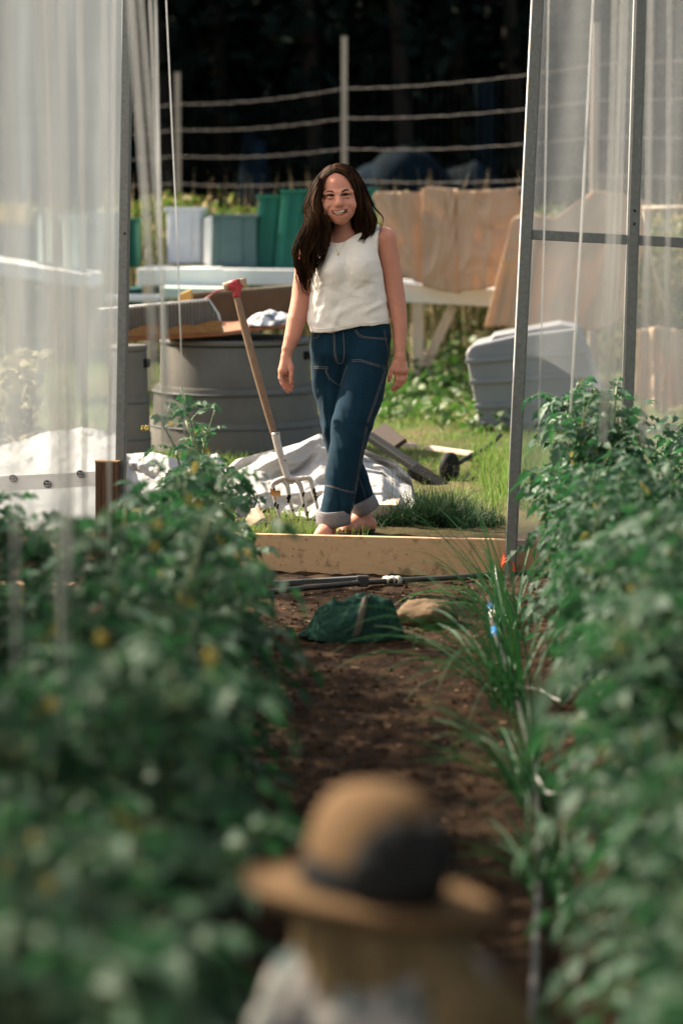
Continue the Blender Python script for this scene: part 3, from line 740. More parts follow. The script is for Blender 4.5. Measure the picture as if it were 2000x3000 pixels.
# ================================================================== WHITE TARPS ON THE GROUND
def tarp(name, outline_x, topf, botf, Yt, Yb_, label, m, seed, amp=.06, nu=110, nv=70):
    x0, x1 = outline_x; CR = creases(int(seed*10), 46)
    def f(u, v):
        x = x0+(x1-x0)*u; y = botf(x)+(topf(x)-botf(x))*v; Y = Yb_+(Yt-Yb_)*v
        cr = amp*(.55*CR(u*AS % 1 if 0 else u, v)+.9*fbm(u*2.2+seed, v*1.8, 1)+.12*fbm(u*14+seed, v*12, 1))
        return P(x, y, Y)+Vector((0, -cr*1.3, cr*.2))
    q = MB(); q.grid(f, nu, nv)
    def bk(u, v):
        p = f(u, 1.0); return p+Vector((0, .45*v, -(p.z-GZ+.02)*v))
    q.grid(bk, nu, 5); return tag(q.build(name, m, smooth=True), label, 'tarp')
ip = lambda xs, ys: (lambda x: float(np.interp(x, xs, ys)))
tarp('white_tarp', (630, 1215), ip([630,690,800,880,935,985,1080,1160,1205,1215],[1400,1345,1318,1296,1268,1285,1320,1352,1400,1450]), ip([630,760,900,1050,1120,1170,1215],[1520,1560,1545,1475,1470,1545,1475]), 12.35, 11.8,
     'crumpled white tarp heaped on the ground behind the garden fork', M_tarp, 2.2, .10)
tarp('white_tarp', (370, 700), ip([370,450,520,640,700],[1330,1325,1345,1330,1420]), ip([370,500,640,700],[1545,1560,1550,1545]), 12.7, 12.1,
     'bright white tarp spread below the compost bins behind the left plants', M_tarp, 8.1, .09)
tarp('white_tarp', (-120, 345), ip([-120,0,120,240,345],[1330,1300,1265,1250,1270]), ip([-120,345],[1530,1540]), 13.0, 11.6,
     'rumpled white tarp seen through the bottom of the left film', M_tarp, 4.6, .12)
q = MB(); q.prism([P(735,1490,11.55), P(748,1488,11.55), P(765,1520,11.4), P(712,1562,11.3), P(700,1560,11.3)], (.02,.03,.0)); tag(q.build('paper_scrap', M_oldwood, bevel=.002), 'torn grey paper scrap leaning by the sill board left of the fork', 'paper')
q = MB(); q.prism([P(690,1482,11.6), P(752,1475,11.6), P(735,1512,11.5), P(690,1520,11.5)], (0,.06,0)); tag(q.build('dark_plastic_scrap', M_darkpl, bevel=.004), 'dark plastic scrap beside the torn paper', 'scrap')
q = MB()
q.prism([G(1085,1535,GZ)+Vector((0,0,0)), G(1165,1530,GZ), G(1165,1530,GZ)+Vector((0,0,.085)), G(1085,1535,GZ)+Vector((0,0,.095))], (.02,.3,0)); tag(q.build('wood_offcut', M_palewood, bevel=.004), 'short pale timber offcut lying behind the heel of the woman', 'timber')
for nm, a, b, w, lab in (('wood_strip', (1255,1312),(1385,1330), .05, 'weathered pale wood strip lying in the grass behind the wheel'),('wood_strip', (1150,1296),(1215,1306), .04, 'short pale wood strip in the grass left of the wheel')):
    q = MB(); q.beam(G(*a, GZ+.05), G(*b, GZ+.05), w, .025, up=Vector((0,0,1))); tag(q.build(nm, M_palewood, bevel=.003), lab, 'wood strip')

# ================================================================== OVERTURNED HAND TRUCK
t = thing('hand_truck', G(1315, 1402, GZ), 'overturned black hand truck with one small wheel lying in the grass', 'hand truck')
q = MB(); q.beam(P(1078,1276,13.9), P(1300,1425,13.2), .055, .04, up=Vector((0,-.3,1))); q.build('frame_rail', M_darkpl, t, bevel=.005)
q = MB(); q.beam(P(1100,1262,14.0), P(1162,1310,13.8), .14, .03, up=Vector((0,-1,.5))); q.build('load_plate', mat('rusty_plate', (.06,.042,.035), .8, .2, var=(20,(.05,.04,.035),.2)), t, bevel=.004)
q = MB(); q.beam(P(1205,1375,13.3), P(1300,1428,13.2), .09, .05, up=Vector((0,-.3,1))); q.build('cross_plate', M_rubber, t, bevel=.006)
wc = P(1316, 1372, 13.45); rotw = Matrix.Rotation(R(62), 3, 'Z') @ Matrix.Rotation(R(90), 3, 'X')
wheel = thing('wheel', wc, None, None); wheel.parent = t; wheel.location = wc-Vector(WORLD[t.name])
q = MB(); q.lathe([(.050,-.026),(.076,-.028),(.088,-.018),(.090,0),(.088,.018),(.076,.028),(.050,.026)], wc, 40, rot=rotw); q.build('tyre', M_rubber, wheel, True)
q = MB(); q.lathe([(.012,-.034),(.020,-.034),(.022,-.022),(.046,-.020),(.052,-.027),(.052,.027),(.046,.020),(.022,.022),(.02,.034),(.012,.034)], wc, 32, rot=rotw); q.build('rim', M_hub, wheel, True)
q = MB(); q.tube(catmull([P(1335,1362,13.5), P(1370,1340,13.9), P(1425,1312,14.5), P(1465,1275,15)], 6), .014, 8); q.build('handle_bar', M_darkpl, t, True)
q = MB(); q.prism([P(1350,1398,13.35), P(1372,1385,13.35), P(1368,1425,13.3), P(1348,1430,13.3)], (0,.02,0)); q.build('bracket', M_greybar, t, bevel=.003)
q = MB(); q.prism([P(1345,1428,13.2), P(1362,1420,13.2), P(1392,1452,13.0), P(1366,1456,13.0)], (0,.015,0)); q.build('toe_plate', M_clamp, t, bevel=.002)

# dark grass tuft and its seed heads
c = G(1265, 1545, GZ); t = thing('grass_tuft', c, 'dark green bushy grass tuft with fine seed heads beside the doorway', 'grass tuft')
VV, FF, o_ = [], [], 0
for k in range(34):
    ax, ay = random.gauss(.02,.15), .15+random.gauss(0,.12); hh = .17*math.exp(-(ax/.26)**2)*random.uniform(.6,1.15)+.03
    v_, f_ = blades([(c.x+ax+random.gauss(0,.03), c.y+ay+random.gauss(0,.03), GZ) for _ in range(85)], hh*.5, hh*1.25, .0042, 1.5); VV.append(v_); FF.append(f_+o_); o_ += len(v_)
V, Fq = np.concatenate(VV), np.concatenate(FF); raw_mesh('blades', V, Fq, M_tuft, t, smooth=False)
M_seed = mat('seed_head', (.16,.15,.10), .8, .1)
for _ in range(34):
    q = MB(); x, y = c.x+random.gauss(0,.16), c.y+.12+random.gauss(0,.1); h = random.uniform(.2,.33); dx = random.uniform(-.07,.05)
    q.tube([(x,y,GZ),(x+dx*.4,y,GZ+h*.6),(x+dx,y-.01,GZ+h)], [.0012,.001,.0007], 4)
    for k in range(9): q.box((x+dx+random.gauss(0,.013), y+random.gauss(0,.01), GZ+h-.07*random.random()), (.0022,.0022,.005))
    q.build('seed_head', M_seed, t)
c2 = G(860, 1562, GZ); pts = [(c2.x+random.uniform(-.22,.35), c2.y+random.gauss(.02,.05), GZ-.01) for _ in range(1500)]
V, Fq = blades(pts, .03, .075, .004, .8); tag(raw_mesh('doorstep_grass', V, Fq, M_grass, smooth=False), 'short bright grass growing along the sill board by the fork', 'grass', kind='stuff')

# ================================================================== GREENHOUSE END WALL
def wall_prism(q, pts, d, off=0):
    q.prism([WALL(x, y, off) for x, y in pts], WN*d); return q
t = thing('sill_board', WALL(1100, 1685), 'long pale timber sill board on edge across the greenhouse doorway', 'board')
q = MB(); bo = lambda x: 1673+(x-734)*.0263
N = 40; xs = [-700+3500*i/N for i in range(N+1)]
up = Vector((0,0,.170))
fr = [WALL(x, bo(x), 0) for x in (-700, 2800)]
for p in fr: p.z = .0
q.prism([fr[0]-Vector((0,0,.05)), fr[1]-Vector((0,0,.05)), fr[1]+up, fr[0]+up], WN*.04); q.build('plank', M_wood, t, bevel=.003)
# dirt splashes on the plank (thin caked mud patches)
q = MB()
for _ in range(46):
    x = random.choice([random.uniform(720, 1560), random.uniform(720,1000), random.uniform(1150,1300)]); base = bo(x); y = base-random.random()**1.2*104
    c = WALL(x, y, -.0012); rr = random.choice([.002,.003,.003,.004,.006])*random.uniform(.6,1.2); k = 9
    ring = [c+WD*(rr*random.uniform(.6,1.3)*math.cos(6.283*i/k))+Vector((0,0,1))*(rr*random.uniform(.5,1.0)*math.sin(6.283*i/k)) for i in range(k)]
    q.add([c]+ring, [(0, 1+i, 1+(i+1) % k) for i in range(k)])
q.build('mud_splashes', mat('dry_mud', (.22,.135,.075), .95, .05), t)
def pole(name, a, b, w, label, offs=-.045, holes=()):
    t = thing(name, WALL(*b, offs), label, 'pole'); pa, pb_ = WALL(*a, offs), WALL(*b, offs); q = MB(); q.beam(pa, pb_, w, .045, up=WN); q.build('tube', M_steel, t, bevel=.004)
    for (hx, hy) in holes:
        c = WALL(hx, hy, offs-.0235); q = MB(); q.lathe([(.005,0),(.0055,.002),(.001,.003)], c, 14, rot=WN.to_track_quat('Z','Y').to_matrix() @ Matrix.Rotation(math.pi,3,'X')); q.build('bolt_hole', M_bark, t, True)
    return t
pole('door_pole', (380,-260), (350,1680), .042, 'galvanised steel pole on the left side of the doorway', holes=((366,684),))
pole('door_pole', (1588,-260), (1492,1700), .048, 'leaning galvanised steel pole on the right side of the doorway', -.05)
pole('frame_pole', (1887,-260), (1822,1700), .044, 'galvanised steel pole in the middle of the right film panel', -.05, ((1857,617),(1856,656)))
t = thing('cross_bar', WALL(1800, 700, -.05), 'galvanised horizontal bar joined to the right door pole', 'bar')
q = MB(); q.beam(WALL(1556,687,-.046), WALL(2300,727,-.046), .044, .036, up=WN); q.build('tube', M_steel, t, bevel=.004)
# films
def film(name, x0, x1, y0, y1, off, m, label, leftlean=(0,0), rip=.006, seed=0):
    def f(u, v):
        y = y0+(y1-y0)*v; a = x0+leftlean[0]*(y/1000); b = x1+leftlean[1]*(y/1000); x = a+(b-a)*u
        return WALL(x, y, off)+WN*(rip*fbm(u*7+seed, v*2.2, 1.3)+rip*.5*math.sin(u*40+3*v))
    q = MB(); q.grid(f, 70, 60); o = q.build(name, m, smooth=True, fixn=False); return tag(o, label, 'plastic film')
film('plastic_film', -420, 377, -260, 1560, .0-.012, F_left, 'hazy milky plastic film stretched left of the doorway', (0,-17))
film('plastic_film', 1570, 2500, -260, 1600, -.016, F_right, 'clearer plastic film panel stretched over the right door frame', (-50,0), .008, 5)
def mat_blocker():
    m = bpy.data.materials.new('skylight_blocker'); m.use_nodes = True; n, l = m.node_tree.nodes, m.node_tree.links; b = n['Principled BSDF']; b.inputs['Base Color'].default_value = (.02,.03,.022,1)
    t = n.new('ShaderNodeBsdfTransparent'); x = n.new('ShaderNodeMixShader'); x.inputs[0].default_value = .72; l.new(t.outputs[0], x.inputs[1]); l.new(b.outputs[0], x.inputs[2]); l.new(x.outputs[0], n['Material Output'].inputs[0]); return m
gr = thing('greenhouse_roof', (0, 5, 0), 'arched clear plastic roof of the tunnel greenhouse above the plant rows', 'greenhouse roof')
def arch(t, r=1.0): a = math.pi*t; return Vector((-3.3*r*math.cos(a)+.1, 0, max(-.05, 3.55*r*math.sin(a)**.8)))
q = MB(); q.grid(lambda u, v: arch(u)+Vector((0, -6.5+17.1*v, 0)), 48, 20); q.build('roof_film', F_roof, gr, True, fixn=False)
q = MB(); q.grid(lambda u, v: arch(.36+.64*u, 1.012)+Vector((0, -6.5+13.3*v, 0)), 30, 20); q.build('added_sky_blocker', mat_blocker(), gr, True, fixn=False)  # unseen sheet added to dim skylight on the near plants
for k in range(10):
    q = MB(); q.tube([arch(i/40, .985)+Vector((0, -5.9+1.8*k, 0)) for i in range(41)], .018, 8); q.build('hoop', M_steel, gr, True)
# rolled white film edges beside the poles
q = MB(); q.tube([WALL(1570,-260,-.05), WALL(1497,1250,-.05), WALL(1484,1590,-.05)], .0045, 6); tag(q.build('film_edge', M_white, smooth=True), 'bright folded film edge along the right door pole', 'film edge')
q = MB(); q.tube([WALL(1864,-260,-.06), WALL(1836,700,-.06), WALL(1818,1280,-.06)], .0045, 6); tag(q.build('film_edge', M_white, smooth=True), 'bright folded film edge along the middle frame pole', 'film edge')
q = MB(); q.tube([WALL(362,-260,-.04), WALL(351,900,-.04), WALL(347,1380,-.04)], .002, 6); tag(q.build('film_edge', M_white, smooth=True), 'thin bright film edge along the left door pole', 'film edge')
# folded film skirt glued along the bottom of the left film, printed tape
def strip_px(name, pts_top, pts_bot, off, m, parent=None):
    def f(u, v):
        x = pts_top[0][0]+(pts_top[-1][0]-pts_top[0][0])*u
        yt = float(np.interp(x, [p[0] for p in pts_top], [p[1] for p in pts_top])); yb2 = float(np.interp(x, [p[0] for p in pts_bot], [p[1] for p in pts_bot]))
        return WALL(x, yt+(yb2-yt)*v, off)+WN*.003*fbm(u*8, v, 1)
    q = MB(); q.grid(f, 50, 6); return q.build(name, m, parent, True, fixn=False)
t = thing('printed_tape', WALL(150, 1405, -.02), 'white tape band printed with round black badges across the left film', 'tape')
strip_px('band', [(-400,1412),(0,1396),(345,1378)], [(-400,1452),(0,1440),(345,1421)], -.022, M_tape, t)
def badge(px, py, r, par):
    c = WALL(px, py, -.030); q = MB(); k = 28; rx, rz = r*MPP(c.y)*1.12, r*MPP(c.y)*.95
    rm = Matrix.Rotation(R(28), 3, WN)
    q.add([c]+[c+rm @ (WD*(rx*math.cos(6.283*i/k))+Vector((0,0,rz*math.sin(6.283*i/k)))) for i in range(k)], [(0, 1+i, 1+(i+1) % k) for i in range(k)])
    return q.build('badge', M_ink, par, fixn=False), c
def text_on(word, c, size, m, par, tilt=0, name='lettering', mirror=True):
    cu = bpy.data.curves.new(name, 'FONT'); cu.body = word; cu.size = size; cu.align_x = 'CENTER'; cu.align_y = 'CENTER'
    o = bpy.data.objects.new(name, cu); COL.objects.link(o); o.data.materials.append(m)
    xa = (-WD if mirror else WD); za = Vector((0,0,1)); mt = Matrix.Rotation(tilt, 3, WN) @ Matrix((xa, za, xa.cross(za))).transposed()
    o.matrix_world = Matrix.Translation(c) @ mt.to_4x4()
    dg = bpy.context.evaluated_depsgraph_get(); me = bpy.data.meshes.new_from_object(o.evaluated_get(dg)); me.transform(o.matrix_world)
    bpy.data.objects.remove(o); me.transform(Matrix.Translation(-Vector(WORLD[par.name])))
    n = bpy.data.objects.new(name, me); COL.objects.link(n); n.parent = par; return n
for px, py in ((40,1402),(140,1418),(237,1389),(-70,1424)):
    b_, c = badge(px, py, 11.5, t)
    text_on('Tuck', c+Vector((0,0,.006))-WN*.002, .013, M_tape, b_ if False else t, R(10)); text_on('Tape', c+Vector((0,0,-.007))-WN*.002, .013, M_tape, t, R(10))
for px, py in ((42,1426),(155,1395),(243,1412)): text_on('TUCK TAPE SHEATHING', WALL(px, py, -.031), .0062, M_faint, t, R(2))
o = strip_px('film_skirt', [(-400,1452),(0,1440),(345,1421)], [(-400,1545),(0,1552),(345,1560)], -.018, film_mat('double_film', .6, .85)); tag(o, 'doubled white film skirt between the printed tape and the sill board', 'film skirt')
# brown stub post inside, left
t = thing('stub_post', WALL(315, 1690, -.10), 'short dark brown grooved timber post inside the left film', 'post')
q = MB(); a_, b_ = WALL(316,1353,-.10), WALL(316,1690,-.10); b_.z = -.02; q.beam(b_, a_, .105, .04, up=WN); q.build('timber', M_brownpost, t, bevel=.002)
q = MB(); q.box(a_+Vector((0,0,.0035)), (.107,.044,.006), Matrix.Rotation(math.atan2(WD.y, WD.x),3,'Z')); q.build('cut_top', M_wood, t)
for k in range(3):
    q = MB(); q.beam(b_+WD*(-.032+.030*k)-WN*.021, a_+WD*(-.032+.030*k)-WN*.021, .012, .006, up=WN); q.build('ridge', M_brownpost, t)
# rough plastic and second plank inside at lower left
def wf(u, v):
    x = -250+520*u; y = 1652+12*math.sin(u*9)+v*(52+14*fbm(u*5, 1, 1)); p = WALL(x, y, -.06-.10*v); return p+WN*.03*fbm(u*8, v*5, 1)
q = MB(); q.grid(wf, 60, 14); tag(q.build('white_plastic', M_tarp, smooth=True), 'crumpled white plastic lying against the sill board at lower left', 'plastic')
q = MB(); a_, b_ = G(-300,1740), G(215,1752); q.beam(a_+Vector((0,0,.03)), b_+Vector((0,0,.03)), .09, .06, up=Vector((0,0,1))); tag(q.build('soil_plank', M_wood, bevel=.003), 'low timber plank on the soil at lower left', 'plank')

# ================================================================== THINGS ON THE PATH
q = MB(); q.tube(catmull([G(760,1752)+Vector((0,0,.02)), G(900,1736)+Vector((0,0,.02)), G(1060,1722)+Vector((0,0,.022)), G(1150,1716)+Vector((0,0,.022)), G(1330,1706)+Vector((0,0,.022)), G(1480,1697)+Vector((0,0,.025)), G(1700,1690)+Vector((0,0,.02))], 8), .0125, 10)
t = thing('irrigation_pipe', G(1150,1716), 'black irrigation pipe lying on the soil along the sill board', 'pipe'); q.build('pipe', M_hose, t, True)
q = MB(); q.tube([G(1128,1717)+Vector((0,0,.022)), G(1168,1713)+Vector((0,0,.022))], .017, 12)
for px in (1132, 1148, 1164): q.tube([G(px-4,1716)+Vector((0,0,.022)), G(px+4,1714.5)+Vector((0,0,.022))], .021, 12)
q.build('coupling', M_clamp, t, True)
q = MB(); q.box(G(1062,1722)+Vector((0,0,.03)), (.05,.03,.05)); q.build('valve', M_hose, t, bevel=.006)
q = MB(); q.beam(G(800,1722)+Vector((0,0,.02)), G(1078,1706)+Vector((0,0,.02)), .035, .02, up=Vector((0,0,1))); tag(q.build('flat_bar', M_greybar, bevel=.003), 'flat grey metal bar lying behind the black pipe', 'bar')
# drip hose
hp = [G(1432,1775), G(1446,1870), G(1468,1935), G(1500,2030), G(1530,2130), G(1558,2260), G(1572,2400), G(1580,2560), G(1570,2800), G(1560,3100)]
t = thing('drip_hose', hp[2], 'dark drip irrigation hose with blue fittings along the right plants', 'hose')
q = MB(); q.tube(catmull([p+Vector((0,0,.03)) for p in hp], 8), .0115, 10); q.build('hose', M_hose, t, True)
for a, b in ((G(1437,1800),G(1440,1815)), (G(1446,1870),G(1450,1888))):
    q = MB(); q.tube([a+Vector((0,0,.031)), b+Vector((0,0,.031))], .0165, 12); q.build('fitting', M_blue, t, True)
q = MB(); q.tube([G(1441,1818)+Vector((0,0,.031)), G(1443,1838)+Vector((0,0,.031))], .016, 12); q.build('clip', M_clamp, t, True)
for lab, pp in (('white plastic staple pinned across the drip hose beside the chives', [(1450,2020),(1500,2010),(1580,2020),(1620,2045),(1650,2058)]), ('bent white wire staple low beside the near drip hose', [(1570,2275),(1590,2310),(1605,2325),(1680,2322)]), ('short white wire stub among the right plants', [(1440,1632),(1450,1660),(1455,1700)])):
    z = .06; q = MB(); q.tube([G(x, y, z) for x, y in pp], .0042, 8); tag(q.build('wire_staple', M_white, smooth=True), lab, 'staple')
t = thing('orange_cord', WALL(1485,1700,-.1), 'bright orange cord coiled against the sill board near the right pole', 'cord')
q = MB()
for k in range(4):
    c = WALL(1478+3*k, 1655+4*k, -.05-.012*k); q.tube([c+Vector((.022*math.cos(a)*(1+.2*k)*.8, .012*math.sin(2*a), .055*math.sin(a)*(1-.1*k))) for a in np.linspace(0, 6.5, 26)], .0032, 6)
q.tube(catmull([WALL(1483,1690,-.06), G(1500,1724)+Vector((0,0,.012)), G(1540,1730)+Vector((0,0,.012)), G(1545,1715)+Vector((0,0,.02))], 8), .0032, 6); q.build('coil', M_orange, t, True)

# sandbag and stone
def pillow(name, c, w, d, h, m, par, seed, sag=.3, rz=0):
    rm = Matrix.Rotation(rz, 3, 'Z')
    def f(u, v):
        a, b = 2*u-1, 2*v-1; k = (1-abs(a)**2.6)**.55*(1-abs(b)**2.6)**.55
        x = a*w/2*(1-.10*b*b); y = b*d/2*(1-.12*a*a)
        z = h*k*(.75+.35*fbm(a*1.3+seed, b*1.3, 1.2))+.010*fbm(a*4+seed, b*4, 1)
        return c+rm @ Vector((x, y, max(.004, z)+.01))
    q = MB(); q.grid(f, 44, 30)
    o = q.build(name, m, par, True); return o, f
t = thing('sandbag', G(1040,1880), 'dark green canvas sandbag with a pale strap lying on the path', 'sandbag')
bc = G(1035,1868); BCR = creases(31, 30)
def bagf(u, v):
    a, b = 2*u-1, 2*v-1; k = max(0,1-abs(b)**5)**.55*max(0,1-abs(a)**9)
    w, d = .41, .30; x = a*w/2*(1-.13*b*b); y = b*d/2*(1-.55*a*a)
    prof = .138*float(np.interp(a, [-1,-.9,-.7,-.4,-.1,.2,.5,.75,.92,1], [.04,.17,.46,.74,.93,1.0,.99,.86,.55,.1]))*(1+.16*fbm(a*1.2+3, b*1.2, 1.3))
    z = prof*k+(.016*fbm(a*3+1, b*3, 1)+.012*(noise.ridged_multi_fractal(Vector((a*2.2+5, b*2.2, .4)), 1, 2, 3, 1, 2)-1)+.04*BCR(u, v))*k; return bc+Vector((x, y, max(.003, z)+.004))
q = MB(); q.grid(bagf, 60, 44); q.build('bag', M_bag, t, True)
q = MB(); q.grid(lambda u, v: bagf(.50+.085*(u-.5)+.16*v, .004+.62*v**3)+Vector((0,-.002,.005)), 4, 40); q.build('strap', M_strap, t, True)
q = MB(); q.tube([bagf(0,0)+Vector((0,0,.01)), bagf(.02,.4)+Vector((-.01,0,.006)), bagf(0,1)+Vector((0,0,.008))], .007, 8); q.build('seam', M_bag, t, True)
c = G(1255, 1832)
def stone(u, v):
    a = u*6.283; b = (v-.5)*math.pi; d = Vector((math.cos(a)*math.cos(b), math.sin(a)*math.cos(b), math.sin(b)))
    r = 1+.18*noise.fractal(d*1.6+Vector((4,2,1)), 1, 2, 3); return c+Vector((d.x*.13*r, d.y*.10*r+.03, .035+d.z*.065*r))
q = MB(); q.grid(stone, 36, 18); tag(q.build('tan_stone', M_sack, smooth=True), 'rounded tan stone on the path just right of the sandbag', 'stone')

# ================================================================== GARDEN FORK
Yf = 11.75
def F_(px, py): return P(px, py, Yf+(1530-py)/700*.22)
t = thing('garden_fork', F_(868, 1535), 'garden fork with red T grip stuck upright in the ground by the white tarp', 'garden fork')
q = MB(); q.tube(catmull([F_(692,862), F_(722,980), F_(757,1110), F_(795,1245), F_(806,1285)], 6), [.017+.0035*math.sin(i/6) for i in range(25)], 12); q.build('shaft', M_handle, t, True)
g = MB(); g.tube([F_(656,842), F_(676,834), F_(700,828), F_(722,826)], [.022,.021,.020,.021], 12); gr = g.build('grip', M_oldwood, t, True)
g = MB(); g.tube(catmull([F_(672,838), F_(690,846), F_(694,872)], 5), [.0235,.0235,.024,.024,.024,.023,.022,.021,.021,.020,.020], 12)
g.tube([F_(668,838), F_(690,831), F_(704,829)], [.0235,.0225,.022], 12); g.tube([F_(706,829), F_(694,850), F_(693,868)], [.018,.02,.019], 10); g.build('grip_socket', M_red, t, True)
g = MB(); g.tube(catmull([F_(806,1268), F_(815,1310), F_(833,1370), F_(843,1405)], 6), [.0215-.00035*i for i in range(19)], 12); g.build('socket', M_forgesteel, t, True)
for px, py in ((813,1269),(835,1347)):
    g = MB(); c = F_(px, py)+Vector((0,-.021,0)); g.lathe([(.0045,0),(.003,.002),(.0005,.003)], c, 10, rot=Matrix.Rotation(R(90),3,'X')); g.build('rivet', M_hub, t, True)
def tine(pts, name='tine'):
    c = catmull([F_(*p) for p in pts], 8); n = len(c)
    g = MB(); g.tube(c, [.0125*(1-.45*(i/(n-1))**2) for i in range(n)], 8); o = g.build(name, M_forgesteel, t, True)
    for k in range(5):
        i = random.randint(n//3, n-3); q_ = c[i]+Vector((random.choice([-.006,.004]), -.0075, 0)); h = MB(); h.box(q_, (.010, .010, random.uniform(.008,.03)), Matrix.Rotation(.25,3,'Y')); h.build('soil_fleck', M_bark, o)
    return o
g = MB(); g.tube(catmull([F_(806,1412), F_(826,1404), F_(846,1403), F_(868,1404), F_(890,1401)], 6), .0135, 10); g.build('yoke', M_forgesteel, t, True)
g = MB(); g.prism([F_(838,1395), F_(856,1393), F_(868,1412), F_(856,1420), F_(836,1418)], (0,.012,0)); g.build('yoke_plate', M_forgesteel, t, bevel=.004)
tine([(808,1411),(799,1420),(803,1450),(814,1495),(826,1545)]); tine([(832,1408),(842,1424),(848,1460),(857,1500),(868,1550)])
tine([(868,1407),(880,1424),(889,1465),(898,1505),(909,1550)]); tine([(888,1401),(908,1404),(918,1440),(928,1480),(936,1520)])
g = MB(); g.grid(lambda u, v: F_(792+30*u, 1428+18*v+12*u+3*math.sin(u*5))+Vector((0,-.02+.006*math.sin(v*4),0)), 8, 6); tag(g.build('dead_leaf', M_leafy, smooth=True), 'curled orange dead leaf caught on the left tine of the fork', 'leaf')

# ================================================================== STRINGS
def string(name, p0, Y0, p1, Y1, r, label, group):
    a, b = P(*p0, Y0), P(*p1, Y1); d = b-a; pts = [a-d*.25, a, a.lerp(b,.5)+Vector((.004,0,0)), b]
    q = MB(); q.tube(pts, r, 6); return tag(q.build(name, M_string, smooth=True), label, 'string', group)
gs = 'trellis strings hanging in front of the left film'
for p0, Y0, p1, Y1, r in (((118,0),4.6,(185,2050),4.4,.0045), ((145,0),4.9,(205,2000),4.8,.004), ((182,0),5.6,(212,1900),5.4,.004),((235,0),6.3,(250,1800),6.2,.0045),((305,0),6.6,(322,1750),6.6,.003),((335,0),7.6,(318,1600),7.6,.003),((20,0),4.3,(50,2200),4.2,.0035)):
    string('trellis_string', p0, Y0, p1, Y1, r, 'white twine hanging in front of the hazy left film', gs)
string('trellis_string', (386,0), 5.6, (462,1250), 5.4, .0060, 'widest blurred white string right of the left door pole', 'strings in the doorway')
string('trellis_string', (440,0), 7.6, (490,1300), 7.4, .0032, 'left one of the paired white strings inside the doorway', 'strings in the doorway')
string('trellis_string', (456,0), 8.0, (478,1300), 7.8, .0036, 'right one of the paired white strings inside the doorway', 'strings in the doorway')
string('trellis_string', (487,0), 9.6, (540,1270), 9.4, .0026, 'thin sharp white string farthest right inside the doorway', 'strings in the doorway')
string('trellis_string', (414,0), 6.4, (505,1300), 6.2, .0040, 'blurred white string crossing behind the paired strings', 'strings in the doorway')
gs = 'trellis strings hanging in front of the right film'
for p0, Y0, p1, Y1, r, lab in (((1736,0),9.4,(1664,1300),9.3,.0046,'bright sharp white string crossing the right film panel'),((1800,0),6.6,(1760,1300),6.6,.004,None),((1822,0),7.2,(1772,1300),7.2,.004,None),((1835,0),7.8,(1790,1250),7.8,.0022,None),((1606,0),9.0,(1575,1300),9.0,.0022,None),((1905,0),6.5,(1880,1300),6.5,.0045,None),((1960,0),6.9,(1945,1250),6.9,.003,None)):
    string('trellis_string', p0, Y0, p1, Y1, r, lab or 'white twine hanging in front of the clearer right film', gs)

